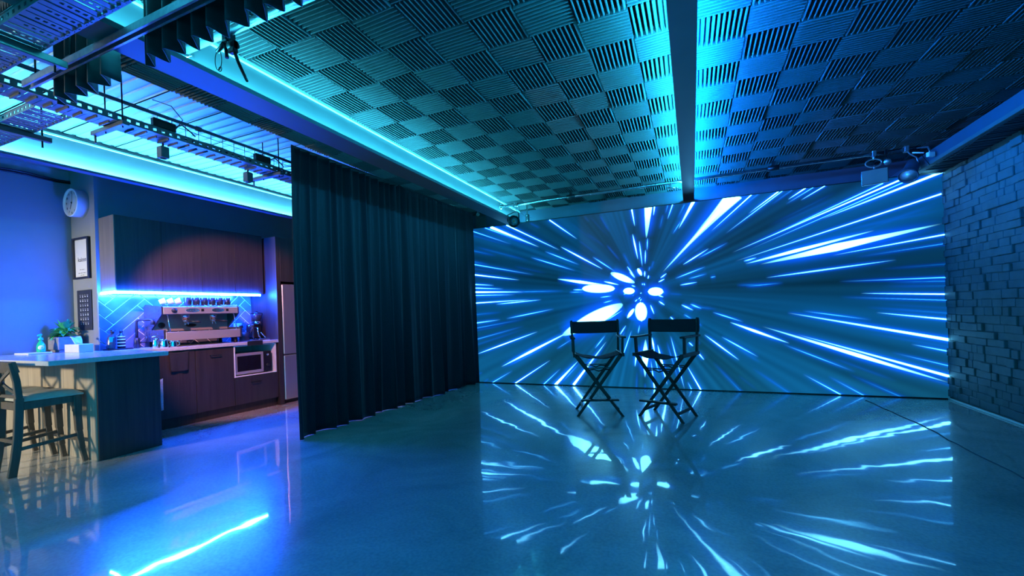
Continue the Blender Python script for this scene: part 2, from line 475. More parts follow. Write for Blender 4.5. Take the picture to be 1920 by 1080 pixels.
struct(kmb(MB().box(-0.325, 3.2, -0.65, -0.53, 0, CZ)), 'wall_kitchen', M['wall'], 'pale wall behind the kitchen run')
struct(kmb(MB().box(3.2, 3.3, -0.65, 1.8, 0, CZ)), 'wall_kitchen', M['wall'], 'end wall of the kitchen run')

def stone_wall():
    mb = MB(); z = 0.03; r = random.Random(5)
    mb.box(XR+0.004, XR+0.2, -0.5, YB, 0, CZ)
    while z < CZ-0.01:
        h = r.uniform(0.068, 0.090); z1 = min(z+h, CZ)
        yv = -0.5-r.uniform(0, 0.2)
        while yv < YB:
            l = r.choice((0.07, 0.09, 0.12, 0.15, 0.18, 0.21))*r.uniform(0.9, 1.1)
            y1 = min(yv+l, YB)
            if y1-yv > 0.03:
                d = r.choice((0.0, 0.003, 0.008, 0.014, 0.022)); j = 0.001
                zj = r.uniform(-0.004, 0.004)
                mb.box(XR-d, XR+0.04, max(yv+j, -0.5), y1-j, z+j+zj, z1-j+zj, 0.005)
            yv = y1
        z = z1
    struct(mb, 'wall_right', M['stone'], 'painted wall of staggered protruding stone blocks')
stone_wall()
struct(MB().box(XR-0.028, XR-0.004, -0.5, YB-0.3, 0.0, 0.018, 0.004), 'baseboard_right', M['cream'], 'thin pale bead at the foot of the stone wall')

# bulkheads with light coves: a board under the ceiling, a ledge at its foot and an upstand that hides the LED strip
Y0C, Y1C = -1.5, 6.98
mb = MB().box(-2.765, -2.745, Y0C, Y1C, 2.635, CZ)
struct(mb, 'bulkhead', M['board'], 'long grey bulkhead board above the curtain')
mb = MB().box(-2.745, -2.548, Y0C, Y1C, 2.635, 2.650).box(-2.556, -2.548, Y0C, Y1C, 2.650, 2.664)
struct(mb, 'bulkhead', M['board'], 'ledge at the foot of the long bulkhead')
struct(MB().box(-2.745, -2.720, 1.1, Y1C, 2.930, 2.955, 0.002), 'trim_1', M['cream'], 'bright edge trim between bulkhead and foam')
mb = MB().box(-5.37, XK, Y0C, Y1C, 2.667, CZ)
struct(mb, 'bulkhead', M['board'], 'grey bulkhead board in front of the kitchen ceiling')
mb = MB().box(XK, -5.265, Y0C, Y1C, 2.660, 2.672).box(-5.272, -5.265, Y0C, Y1C, 2.672, 2.682)
struct(mb, 'bulkhead', M['navy'], 'dark ledge at the foot of the kitchen bulkhead')
struct(MB().box(XK, XK+0.016, Y0C, Y1C, 2.950, 2.966), 'trim_2', M['cream'], 'pale edge trim along the kitchen bulkhead')
mb = MB().box(2.40, XR, 1.2, YB, 2.652, 2.765)
struct(mb, 'bulkhead', M['navy'], 'dark boxed bulkhead along the stone wall')
struct(MB().box(2.392, 2.432, 1.2, YB, 2.616, 2.652, 0.003), 'trim_3', M['board'], 'pale lip along the foot of the dark boxed bulkhead')
mb = MB().box(2.432, 2.47, 1.2, YB, 2.630, 2.652)
struct(mb, 'trim_4', M['navy'], 'underside strip of the dark boxed bulkhead')
mb = MB(); yy = 1.2
while yy < YB-0.05:
    mb.box(2.472, XR-0.01, yy, yy+0.026+0.01*random.random(), 2.628+0.008*random.random(), 2.652, 0.006); yy += 0.045
struct(mb, 'trim_5', M['black'], 'black ribbed soffit lining beside the stone wall')
# the central beam: a stem with a wider plate, LED strips lie on the plate
struct(MB().box(-0.042, 0.042, 0.6, YB-0.01, 2.80, CZ), 'beam', M['beam'], 'stem of the central ceiling beam')
struct(MB().box(-0.076, 0.076, 0.6, YB-0.01, 2.778, 2.80, 0.002), 'beam', M['beam'], 'flat grey plate under the central ceiling beam')
struct(MB().box(-3.22, -2.77, 6.62, YB-0.002, 2.40, CZ-0.001), 'bulkhead', M['navy'], 'dark boxed return behind the end of the curtain')
struct(MB().box(-3.60, -3.221, YB-0.03, YB-0.001, 2.2, CZ-0.001), 'lit_wall_patch', M['board'], 'patch of back wall behind the end of the curtain, made paler in place of light')  # paler colour stands in for light falling on this bit of back wall

def strip(mb, mat, loc, label, group=None):
    return solo(mb, 'led_strip', mat, loc, label, 'LED strip', group)
strip(MB().box(-2.702, -2.688, -0.6, 6.9, 2.6505, 2.658), M['cyan_strip'], (-2.695, 3.0, 2.6505), 'cyan LED strip hidden on the ledge of the long bulkhead above the curtain')
strip(MB().box(-2.7785, -2.7655, 0.8, 6.9, 2.700, 2.708), M['fill_strip'], (-2.772, 3.0, 2.70), 'added unseen cyan fill strip on the curtain side of the long bulkhead board')  # added out of sight to brighten the foam between bulkhead and curtain
strip(MB().box(-5.306, -5.294, -1.2, 6.9, 2.6725, 2.679), M['teal_strip'], (-5.30, 3.0, 2.6725), 'cyan LED strip hidden on the ledge of the kitchen bulkhead')
strip(MB().box(-0.062, -0.050, 0.8, 6.9, 2.8005, 2.808), M['beam_strip'], (-0.056, 3.8, 2.8005), 'cyan LED strip lying on the curtain side of the central beam')
strip(MB().box(0.050, 0.062, 0.8, 6.9, 2.8005, 2.808), M['blue_strip'], (0.056, 3.8, 2.8005), 'blue LED strip lying on the stone wall side of the central beam')

# herringbone splashback of the kitchen, clipped to its rectangle
def splashback():
    import bmesh
    u0, u1, z0, z1 = -0.32, 1.372, 0.922, 1.558
    L_, W_, g = 0.42, 0.105, 0.0035
    s2 = math.sqrt(0.5)
    bm = bmesh.new()
    def tile(cx, cy, ang):
        c, sn = math.cos(ang), math.sin(ang)
        hx, hy = L_/2-g, W_/2-g
        vs = []
        for dz, k in ((0.0, 1.0), (0.007, 0.985)):
            for a, b in ((-1, -1), (1, -1), (1, 1), (-1, 1)):
                px, py = a*(hx-(0.0015 if dz else 0)), b*(hy-(0.0015 if dz else 0))
                vs.append(bm.verts.new((cx+c*px-sn*py, -0.53+0.004+dz, cy+sn*px+c*py)))
        bm.faces.new(vs[4:8])
        for i in range(4): bm.faces.new((vs[i], vs[(i+1) % 4], vs[4+(i+1) % 4], vs[4+i]))
    # unrotated herringbone lattice, then turned 45 degrees
    for m in range(-14, 15):
        for n in range(-14, 15):
            ox = m*W_+n*L_*1.0; oy = m*W_-n*L_*1.0
            for hx0, hy0, a in ((L_/2, W_/2, 0.0), (W_/2, W_+L_/2, math.pi/2)):
                x, y = ox+hx0, oy+hy0
                X, Z = (x-y)*s2+0.4, (x+y)*s2+1.2
                if u0-0.3 < X < u1+0.3 and z0-0.3 < Z < z1+0.3:
                    tile(X, Z, a+math.pi/4)
    for co, no in (((u0, 0, 0), (-1, 0, 0)), ((u1, 0, 0), (1, 0, 0)), ((0, 0, z0), (0, 0, -1)), ((0, 0, z1), (0, 0, 1))):
        bmesh.ops.bisect_plane(bm, geom=bm.verts[:]+bm.edges[:]+bm.faces[:], plane_co=co, plane_no=no, clear_outer=True)
    bmesh.ops.recalc_face_normals(bm, faces=bm.faces)
    for v in bm.verts: v.co = kw(*v.co)
    me = bpy.data.meshes.new('wall_splashback'); bm.to_mesh(me); bm.free(); me.materials.append(M['tile'])
    o = bpy.data.objects.new('wall_splashback', me); col.objects.link(o)
    tag(o, 'glazed herringbone tiles behind the worktop', None, None, 'structure')
    struct(kmb(MB().box(u0, u1, -0.530, -0.5255, z0, z1)), 'wall_splashback', M['grout'], 'pale grout behind the herringbone tiles')
splashback()

# ------------------------------------------------------------------ kitchen run
def bar_handle(u, z, w, off, parent):
    hb = MB().bar((u-w/2, off+0.028, z), (u+w/2, off+0.028, z), 0.009, 0.009, (0, 0, 1), 0.002)
    for s in (-1, 1): hb.box(u+s*w*0.42-0.004, u+s*w*0.42+0.004, off, off+0.026, z-0.004, z+0.004)
    return part(hb, 'handle', M['blackmetal'], parent, 'slim black bar handle')

def carcass(u0, u1, o0, o1, z0, z1, t=0.016):
    return MB().box(u0, u0+t, o0, o1, z0, z1).box(u1-t, u1, o0, o1, z0, z1).box(u0+t, u1-t, o0, o1, z0, z0+t) \
               .box(u0+t, u1-t, o0, o1, z1-t, z1).box(u0+t, u1-t, o0, o0+0.008, z0+t, z1-t)

# wall cabinets
edges = [-0.285, 0.14, 0.562, 0.964, 1.352]
wl = ['dark timber wall cabinet next to the clock wall', 'dark timber wall cabinet second from the clock wall, above the tap',
      'dark timber wall cabinet third from the clock wall, above the coffee machine', 'dark timber wall cabinet beside the tall fridge panel']
for k in range(4):
    a, b = edges[k], edges[k+1]
    t = kthing('wall_cabinet', wl[k], 'cabinet', (a+b)/2, -0.355, 1.565, 'wall cabinets over the worktop')
    part(carcass(a+0.0005, b-0.0005, -0.528, -0.200, 1.565, 2.39), 'carcass', M['timber'], t)
    d = part(MB().box(a+0.0015, b-0.0015, -0.199, -0.180, 1.565, 2.39, 0.0015), 'door', M['timber'], t)
sp = MB().box(-0.2955, -0.2855, -0.528, -0.180, 1.565, 2.39, 0.001)
ksolo(sp, 'end_panel', M['end_timber'], -0.29, -0.35, 1.565, 'grey timber end panel closing the wall cabinets by the clock wall', 'panel')
st = MB().box(-0.300, 1.300, -0.180, -0.166, 1.537, 1.564, 0.004)
st.box(-0.312, -0.298, -0.50, -0.168, 1.537, 1.564, 0.004)
ksolo(st, 'led_strip', M['cab_strip'], 0.5, -0.17, 1.537, 'blazing blue LED strip under the front edge of the wall cabinets', 'LED strip')

# base cabinets
t = kthing('base_cabinet', 'dark sink cabinet behind the peninsula, with a dark towel on its door', 'cabinet', 0.0, -0.2, 0.0, 'base cabinets under the worktop')
part(carcass(-0.32, 0.339, -0.52, 0.030, 0.115, 0.878), 'carcass', M['timber'], t)
part(MB().box(-0.32, 0.339, -0.50, 0.0, 0.0, 0.112), 'plinth', M['timber'], t)
part(MB().box(-0.02, 0.3375, 0.031, 0.05, 0.118, 0.872, 0.0015), 'door', M['timber'], t)
t = kthing('base_cabinet', 'dark base cabinet with a single tall door under the coffee machine', 'cabinet', 0.56, -0.2, 0.0, 'base cabinets under the worktop')
part(carcass(0.341, 0.779, -0.52, 0.030, 0.115, 0.878), 'carcass', M['timber'], t)
part(MB().box(0.341, 0.779, -0.50, 0.0, 0.0, 0.112), 'plinth', M['timber'], t)
d = part(MB().box(0.3425, 0.7775, 0.031, 0.05, 0.118, 0.872, 0.0015), 'door', M['timber'], t)
bar_handle(0.555, 0.785, 0.13, 0.05, d)
t = kthing('base_cabinet', 'base cabinet with a white-lined microwave niche over one drawer', 'cabinet', 1.07, -0.2, 0.0, 'base cabinets under the worktop')
part(MB().box(0.781, 1.372, -0.52, 0.030, 0.115, 0.470).box(1.354, 1.372, -0.52, 0.05, 0.47, 0.878), 'carcass', M['timber'], t)
part(MB().box(0.781, 1.372, -0.50, 0.0, 0.0, 0.112), 'plinth', M['timber'], t)
nb = MB().box(0.781, 0.797, -0.5, 0.052, 0.471, 0.876, 0.001).box(1.336, 1.352, -0.5, 0.052, 0.471, 0.876, 0.001)
nb.box(0.797, 1.336, -0.5, 0.052, 0.471, 0.484, 0.001).box(0.797, 1.336, -0.5, 0.052, 0.864, 0.876, 0.001).box(0.797, 1.336, -0.5, -0.49, 0.484, 0.864)
part(nb, 'niche_lining', M['white'], t, 'white lining of the microwave niche')
d = part(MB().box(0.7825, 1.3705, 0.031, 0.05, 0.118, 0.464, 0.0015), 'drawer', M['timber'], t)
bar_handle(1.05, 0.385, 0.13, 0.05, d)

wt = MB().box(-0.285, 1.378, -0.522, 0.075, 0.880, 0.920, 0.003)
ksolo(wt, 'worktop', M['worktop'], 0.5, -0.2, 0.88, 'pale stone worktop along the splashback wall', 'worktop')
fp = MB().box(1.3805, 1.4425, -0.528, 0.070, 0.0, 2.365, 0.001)
ksolo(fp, 'tall_panel', M['timber'], 1.41, -0.2, 0.0, 'tall dark timber panel between the worktop and the fridge', 'panel')
t = kthing('wall_cabinet', 'dark timber cabinet above the steel fridge', 'cabinet', 1.84, -0.2, 1.735)
part(carcass(1.4435, 2.24, -0.525, 0.048, 1.735, 2.365), 'carcass', M['timber'], t)
for a, b in ((1.445, 1.841), (1.843, 2.239)):
    part(MB().box(a, b, 0.049, 0.068, 1.737, 2.363, 0.0015), 'door', M['timber'], t)
t = kthing('fridge', 'tall stainless steel fridge half hidden by the curtain', 'fridge', 1.85, -0.2, 0.0)
part(MB().box(1.462, 2.235, -0.50, 0.005, 0.03, 1.705, 0.004), 'cabinet', M['enamel'], t)
for k, (z0, z1) in enumerate(((0.055, 0.688), (0.700, 1.703))):
    d = part(MB().box(1.462, 2.235, 0.008, 0.062, z0, z1, 0.012), 'door', M['steel'], t)
part(MB().box(1.47, 2.22, -0.45, 0.0, 0.0, 0.05), 'base_grille', M['black'], t)

# microwave
t = kthing('microwave', 'steel and black microwave inside the white niche', 'microwave', 1.06, -0.2, 0.4845)
part(MB().box(0.806, 1.300, -0.38, 0.000, 0.495, 0.772, 0.004), 'case', M['enamel'], t)
d = MB().box(0.806, 1.185, 0.001, 0.022, 0.497, 0.535, 0.003).box(0.806, 1.185, 0.001, 0.022, 0.735, 0.771, 0.003) \
        .box(0.806, 0.836, 0.001, 0.022, 0.535, 0.735).box(1.155, 1.185, 0.001, 0.022, 0.535, 0.735)
d = part(d, 'door', M['satin'], t)
part(MB().box(0.836, 1.155, 0.001, 0.016, 0.535, 0.735), 'window_pane', M['glass_dark'], d, 'dark glass of the microwave door')
p = part(MB().box(1.187, 1.300, 0.001, 0.020, 0.497, 0.771, 0.003), 'control_panel', M['black'], t)
part(MB().lathe([(0.014, 0), (0.013, 0.012), (0.0, 0.012)], (1.243, 0.020, 0.725), (0, 1, 0), 16), 'knob', M['chrome'], p)
part(MB().lathe([(0.024, 0), (0.022, 0.014), (0.0, 0.014)], (1.243, 0.020, 0.58), (0, 1, 0), 20), 'knob', M['black'], p)
for uu in (0.83, 1.27):
    for oo in (-0.34, -0.04): part(MB().lathe([(0.012, 0), (0.012, 0.0105)], (uu, oo, 0.4845), (0, 0, 1), 10), 'foot', M['rubber'], t)

# coffee machine
t = kthing('coffee_machine', 'two-group espresso machine with cups stacked on top', 'coffee machine', 0.52, -0.28, 0.92)
side = [(-0.50, 0.985), (-0.06, 0.985), (-0.06, 1.120), (-0.345, 1.120), (-0.10, 1.300), (-0.10, 1.390), (-0.47, 1.425), (-0.50, 1.40)]
for ua, ub, nm in ((0.080, 0.098, 'side_panel'), (0.935, 0.953, 'side_panel')):
    part(MB().prism([(p[0], p[1]) for p in side], ua, ub, 0), nm, M['enamel'], t)
part(MB().box(0.098, 0.935, -0.495, -0.36, 1.10, 1.40), 'body', M['satin'], t)
bp_ = MB().box(0.098, 0.935, -0.36, -0.345, 1.10, 1.31)
part(bp_, 'back_plate', M['satin'], t)
part(MB().box(0.098, 0.935, -0.36, -0.095, 1.302, 1.388, 0.004), 'head', M['satin'], t)
b = part(MB().box(0.098, 0.935, -0.36, -0.075, 0.990, 1.06).box(0.098, 0.935, -0.078, -0.055, 0.990, 1.095, 0.003), 'drip_tray', M['satin'], t)
gr = MB()
for k in range(26): gr.box(0.115+k*0.0315, 0.121+k*0.0315, -0.34, -0.085, 1.062, 1.070)
part(gr, 'grate', M['blackmetal'], b)
for uu in (0.375, 0.685):
    gh = part(MB().lathe([(0.036, 0.0), (0.036, 0.028), (0.044, 0.030), (0.044, 0.062), (0.030, 0.075)], (uu, -0.205, 1.228), (0, 0, 1), 20), 'group_head', M['chrome'], t)
    pf = MB().lathe([(0.0, -0.028), (0.020, -0.026), (0.034, -0.012), (0.036, 0.0)], (uu, -0.205, 1.226), (0, 0, 1), 20)
    pf.tube([(uu-0.016, -0.195, 1.20), (uu-0.018, -0.185, 1.185), (uu-0.018, -0.185, 1.172)], 0.006, 8)
    pf.tube([(uu+0.016, -0.195, 1.20), (uu+0.018, -0.185, 1.185), (uu+0.018, -0.185, 1.172)], 0.006, 8)
    f = part(pf, 'portafilter', M['chrome'], gh)
    part(MB().tube([(uu+0.02, -0.175, 1.214), (uu+0.06, -0.12, 1.208), (uu+0.10, -0.075, 1.202)], [0.010, 0.014, 0.013], 10), 'portafilter_handle', M['black'], gh)
for uu in (0.155, 0.905): part(MB().tube([(uu, -0.16, 1.31), (uu, -0.13, 1.28), (uu+0.005, -0.11, 1.18), (uu+0.01, -0.105, 1.085)], 0.0065, 8), 'steam_wand', M['chrome'], t)
part(MB().lathe([(0.036, 0), (0.036, 0.006), (0.030, 0.010), (0.0, 0.010)], (0.185, -0.345, 1.175), (0, 1, 0), 24), 'gauge', M['black'], t)
part(MB().lathe([(0.028, 0), (0.026, 0.018), (0.0, 0.022)], (0.205, -0.095, 1.345), (0, 1, 0), 20), 'steam_knob', M['black'], t)
part(MB().lathe([(0.06, 0), (0.055, 0.006), (0.0, 0.006)], (0.50, -0.345, 1.165), (0, 1, 0), 28, 1.0, 0.36), 'badge', M['black'], t, 'black oval badge')
for uu in (0.37, 0.66):
    bb = MB()
    bb.lathe([(0.075, 0), (0.075, 0.003), (0.066, 0.003), (0.066, 0.0)], (uu+0.03, -0.095, 1.345), (0, 1, 0), 28, 1.0, 0.32)
    for k in range(6): bb.lathe([(0.006, 0), (0.005, 0.004), (0, 0.004)], (uu-0.015+k*0.018, -0.095, 1.345), (0, 1, 0), 8)
    part(bb, 'button_panel', M['chrome'], t)
    part(MB().box(uu+0.125, uu+0.155, -0.095, -0.091, 1.33, 1.36), 'switch', M['black'], t)
for uu in (0.13, 0.90):
    for oo in (-0.45, -0.11): part(MB().lathe([(0.026, 0), (0.020, 0.01), (0.020, 0.066)], (uu, oo, 0.92), (0, 0, 1), 14), 'foot', M['blackmetal'], t)
rl = MB().tube([(0.09, -0.12, 1.392), (0.09, -0.12, 1.405), (0.945, -0.12, 1.405), (0.945, -0.12, 1.392)], 0.004, 6)
part(rl, 'cup_rail', M['chrome'], t)
def cup_bm(u, off, z, r=0.040, h=0.088):
    return MB().lathe([(r*0.72, 0.0), (r*0.80, 0.004), (r, h), (r*0.93, h), (r*0.72, 0.008), (0, 0.007)], (u, off, z), (0, 0, 1), 18)
ck = ['first', 'second', 'third', 'fourth', 'fifth', 'sixth']
for k in range(6):
    u = 0.395+k*0.092
    ksolo(cup_bm(u, -0.185, 1.4105, 0.044, 0.092), 'cup', M['cup'], u, -0.185, 1.4105,
          'smoky glass cup on the coffee machine, %s along the row from the tap side' % ck[k], 'cup', 'smoky cups along the coffee machine')
sd = ['tipped white cup at the tap end of the coffee machine top', 'tipped white cup between two others on the coffee machine top',
      'tipped white cup next to the smoky cups on the coffee machine top']
for k in range(3):
    u = 0.150+k*0.070; off = -0.30+0.02*k
    mb = MB().lathe([(0.026, 0.0), (0.030, 0.004), (0.042, 0.062), (0.039, 0.062), (0.026, 0.008), (0, 0.007)], (u, off, 1.448), (0.75, 0.35, 0.28), 18)
    ksolo(mb, 'cup', M['crema'], u, off, 1.42, sd[k], 'cup', 'tipped white cups on the coffee machine')

# things on the worktop
t = kthing('coffee_grinder', 'black coffee grinder with a glass hopper by the tall panel', 'grinder', 1.27, -0.25, 0.92)
part(MB().box(1.20, 1.36, -0.40, -0.08, 0.920, 0.945, 0.006), 'base', M['chrome'], t)
part(MB().box(1.215, 1.345, -0.40, -0.24, 0.945, 1.15, 0.015), 'body', M['black'], t)
part(MB().lathe([(0.055, 0), (0.06, 0.01), (0.06, 0.03), (0.045, 0.045)], (1.28, -0.25, 1.145), (0, 0, 1), 20), 'collar', M['chrome'], t)
part(MB().lathe([(0.045, 0), (0.052, 0.02), (0.080, 0.10), (0.074, 0.10), (0.046, 0.02), (0, 0.015)], (1.28, -0.25, 1.19), (0, 0, 1), 22), 'hopper', M['cup'], t)
part(MB().lathe([(0.076, 0), (0.078, 0.010), (0.03, 0.02), (0.012, 0.035), (0, 0.035)], (1.28, -0.25, 1.291), (0, 0, 1), 22), 'hopper_lid', M['glass_dark'], t)
fk = MB().tube([(1.235, -0.23, 1.10), (1.23, -0.15, 1.09), (1.215, -0.13, 1.05), (1.225, -0.12, 0.98), (1.25, -0.13, 0.95)], 0.010, 8)
fk.tube([(1.30, -0.23, 1.03), (1.28, -0.16, 1.02), (1.32, -0.12, 0.955)], 0.009, 8)
part(fk, 'portafilter_fork', M['chrome'], t)
t = kthing('hand_grinder', 'chrome knock-box jug with a bent handle in front of the coffee grinder', 'jug', 1.13, -0.20, 0.92)
part(MB().lathe([(0.058, 0), (0.06, 0.004), (0.06, 0.12), (0.055, 0.12), (0.055, 0.01), (0, 0.01)], (1.10, -0.25, 0.92), (0, 0, 1), 22), 'body', M['black'], t)
part(MB().tube([(1.155, -0.21, 1.03), (1.16, -0.16, 1.10), (1.13, -0.13, 1.125), (1.08, -0.13, 1.12)], 0.011, 8), 'handle', M['chrome'], t)
for k in range(4):
    ksolo(MB().lathe([(0.030, 0), (0.062, 0.014), (0.064, 0.016), (0.05, 0.013), (0.0, 0.008)], (1.05, -0.39, 0.92+0.062+k*0.011), (0, 0, 1), 24) if k else
          MB().lathe([(0.040, 0), (0.040, 0.055), (0.064, 0.060), (0.0, 0.060)], (1.05, -0.39, 0.92), (0, 0, 1), 24), 'saucer' if k else 'canister', M['crema'] if k else M['black'],
          1.05, -0.39, 0.92, ['black canister behind the coffee machine, under a pile of saucers', 'bottom saucer on the black canister', 'middle saucer on the black canister', 'top saucer on the black canister'][k],
          'saucer' if k else 'canister', 'saucers on the canister' if k else None)
mt = MB().box(0.94, 1.145, -0.10, 0.078, 0.9202, 0.927, 0.002).box(0.94, 1.145, 0.0765, 0.084, 0.866, 0.927, 0.002)
ksolo(mt, 'tamping_mat', M['rubber'], 1.04, 0.0, 0.92, 'black rubber mat folded over the worktop edge above the microwave', 'mat')
t = kthing('power_socket', 'white power socket on the tiles behind the coffee machine', 'socket', 1.175, -0.513, 1.13)
part(MB().box(1.113, 1.237, -0.518, -0.506, 1.094, 1.166, 0.003), 'plate', M['white'], t)
for uu in (1.135, 1.19): part(MB().box(uu, uu+0.025, -0.506, -0.501, 1.138, 1.154, 0.001), 'rocker', M['white'], t)
part(MB().box(1.18, 1.225, -0.506, -0.47, 1.098, 1.132, 0.004), 'plug', M['black'], t, 'black plug')

t = kthing('tap', 'black square-necked mixer tap over the sink', 'tap', -0.015, -0.45, 0.92)
part(MB().lathe([(0.027, 0), (0.027, 0.115), (0.024, 0.118), (0, 0.118)], (-0.015, -0.45, 0.92), (0, 0, 1), 20), 'body', M['black'], t)
part(MB().tube([(-0.015, -0.45, 1.03), (-0.015, -0.45, 1.20), (-0.015, -0.443, 1.228), (-0.010, -0.425, 1.243), (0.0, -0.40, 1.247), (0.05, -0.28, 1.247), (0.058, -0.262, 1.240), (0.062, -0.255, 1.222), (0.063, -0.250, 1.185)],
               [0.013]*7+[0.014, 0.015], 12), 'spout', M['black'], t)
part(MB().tube([(0.01, -0.445, 0.985), (0.070, -0.42, 0.987)], 0.010, 10).tube([(0.066, -0.42, 0.985), (0.066, -0.42, 1.05)], 0.007, 8), 'lever', M['black'], t)

t = kthing('detergent_bottle', 'dark bottle with a green label leaning by the sink', 'bottle', -0.262, -0.40, 0.92)
part(MB().lathe([(0.0, 0.0), (0.038, 0.0), (0.040, 0.01), (0.040, 0.12), (0.030, 0.15), (0.014, 0.165), (0.014, 0.18)], (-0.275, -0.40, 0.932), (0.12, 0, 1), 18, 1.0, 0.7), 'body', M['enamel'], t)
part(MB().box(-0.295, -0.250, -0.371, -0.368, 1.01, 1.065), 'label_patch', M['green'], t, 'bright green label')
part(MB().lathe([(0.018, 0), (0.018, 0.03), (0.0, 0.03)], (-0.254, -0.40, 1.108), (0.12, 0, 1), 14).box(-0.275, -0.225, -0.415, -0.385, 1.13, 1.145, 0.004), 'cap', M['black'], t)
t = kthing('spray_bottle', 'striped dark bottle standing by the sink next to the leaning bottle', 'bottle', -0.178, -0.40, 0.92)
part(MB().lathe([(0.0, 0.0), (0.036, 0.0), (0.036, 0.13), (0.020, 0.155), (0.013, 0.16), (0.013, 0.18)], (-0.178, -0.40, 0.932), (0, 0, 1), 18), 'body', M['black'], t)
for z in (0.975, 1.01, 1.045, 1.075):
    part(MB().lathe([(0.0365, 0), (0.0365, 0.014)], (-0.178, -0.40, z-0.02), (0, 0, 1), 18), 'label_band', M['white'], t, 'white label band')
part(MB().lathe([(0.016, 0), (0.016, 0.02), (0.005, 0.022), (0.005, 0.045), (0, 0.045)], (-0.178, -0.40, 1.112), (0, 0, 1), 12), 'pump', M['black'], t)
tr = MB()
for k in range(9): tr.tube([(-0.31+0.025*k, -0.46, 0.926), (-0.31+0.025*k, -0.32, 0.926)], 0.0035, 6)
tr.tube([(-0.315, -0.46, 0.926), (-0.105, -0.46, 0.926), (-0.105, -0.32, 0.926), (-0.315, -0.32, 0.926), (-0.315, -0.46, 0.926)], 0.005, 6)
ksolo(tr, 'bottle_rack', M['blackmetal'], -0.21, -0.39, 0.92, 'low black wire rack under the two bottles by the sink', 'rack')
jl = ['tall chrome milk jug with a raised lid next to the tap', 'chrome milk jug standing between two others by the coffee machine', 'small chrome milk jug nearest the coffee machine']
for k, (u, off, r, h) in enumerate(((0.022, -0.110, 0.032, 0.108), (0.060, -0.010, 0.036, 0.092), (0.142, 0.005, 0.033, 0.074))):
    t = kthing('milk_jug', jl[k], 'jug', u, off, 0.92, 'chrome milk jugs by the coffee machine')
    part(MB().lathe([(r*1.05, 0), (r*1.08, 0.004), (r*1.04, h*0.45), (r*0.86, h*0.75), (r*0.92, h), (r*0.87, h), (r*0.8, h*0.75), (r*0.98, h*0.4), (0, 0.006)], (u, off, 0.92), (0, 0, 1), 22), 'body', M['chrome'], t)
    part(MB().tube([(u+r*0.85, off+0.005, 0.92+h*0.88), (u+r*1.5, off+0.02, 0.92+h*0.8), (u+r*1.55, off+0.02, 0.92+h*0.4), (u+r*1.0, off+0.005, 0.92+h*0.22)], 0.005, 8), 'handle', M['chrome'], t)
    if k == 0: part(MB().lathe([(r*0.9, 0), (r*0.95, 0.008), (0, 0.012)], (u-0.01, off, 0.92+h+0.022), (-0.3, 0, 1), 20).tube([(u+0.03, off, 0.92+h), (u+0.028, off, 0.92+h+0.02)], 0.004, 6), 'lid', M['chrome'], t)

def hanging_towel(name, u0, u1, off, ztop, zbot, mat, label, stripes=0):
    n = 22; P = np.zeros((16, n, 3))
    for i in range(16):
        for j in range(n):
            f = j/(n-1); z = ztop-(ztop-zbot)*i/15
            P[i, j] = (u0+(u1-u0)*(f*(1-0.10*i/15)+0.05*i/15), off+0.008+0.006*math.sin(f*9+0.3)*(0.4+i/15), z-0.01*math.sin(f*3))
    mb = MB().grid(P)
    o = ksolo(mb, name, mat, (u0+u1)/2, off, ztop, label, 'towel'); solidify(o, 0.005); return o
hanging_towel('tea_towel', 0.065, 0.262, 0.062, 0.868, 0.645, M['darktowel'], 'dark towel hanging over the sink cabinet door')
hanging_towel('tea_towel', -0.060, -0.004, 0.062, 0.585, 0.238, M['towel'], 'white and lilac towel hanging behind the peninsula corner')

# ------------------------------------------------------------------ peninsula and what stands on it
t = thing('peninsula', 'timber-clad peninsula with a dark end panel and a paler stool side', 'peninsula', (-5.6, 2.28, 0))
part(MB().box(-4.860, -4.840, 2.034, 2.515, 0.0, 0.879, 0.001), 'end_panel', M['timber'], t, 'dark timber end panel')
bpn = MB(); xs = [-6.62, -6.105, -5.772, -5.42, -4.862]
for a, b in zip(xs[:-1], xs[1:]): bpn.box(a+0.002, b-0.002, 2.034, 2.054, 0.0, 0.879, 0.001)
part(bpn, 'back_panel', M['pale_timber'], t, 'grey timber boards on the stool side')
part(MB().box(-6.62, -4.862, 2.056, 2.50, 0.0, 0.878), 'body', M['timber'], t)
solo(MB().box(-6.625, -4.760, 1.700, 2.555, 0.880, 0.920, 0.003), 'worktop', M['worktop'], (-5.6, 2.2, 0.88), 'pale stone worktop of the peninsula, overhanging the stools', 'worktop')

# soap, tray, plant, tissues
solo(MB().box(-6.60, -6.29, 2.10, 2.285, 0.9205, 0.934, 0.005), 'serving_tray', M['white'], (-6.45, 2.2, 0.9205), 'flat white tray under the green soap dispenser', 'tray')
cx, cy, cz = -6.40, 2.235, 0.9345
t = thing('soap_dispenser', 'green pump soap dispenser on the white tray', 'soap dispenser', (cx, cy, cz))
b = part(MB().lathe([(0.0, 0), (0.040, 0.0), (0.046, 0.012), (0.047, 0.05), (0.040, 0.085), (0.026, 0.108), (0.015, 0.118), (0.015, 0.130)], (cx, cy, cz), (0, 0, 1), 26, 1.0, 0.72), 'bottle', M['soap'], t)
part(MB().lathe([(0.020, 0), (0.021, 0.004), (0.019, 0.024), (0.008, 0.028), (0.006, 0.05), (0, 0.05)], (cx, cy, cz+0.128), (0, 0, 1), 18), 'collar', M['green'], t)
part(MB().tube([(cx-0.012, cy+0.01, cz+0.182), (cx+0.0, cy, cz+0.184), (cx+0.035, cy-0.03, cz+0.180), (cx+0.045, cy-0.038, cz+0.172)], [0.010, 0.013, 0.008, 0.005], 10), 'pump_head', M['green'], t)
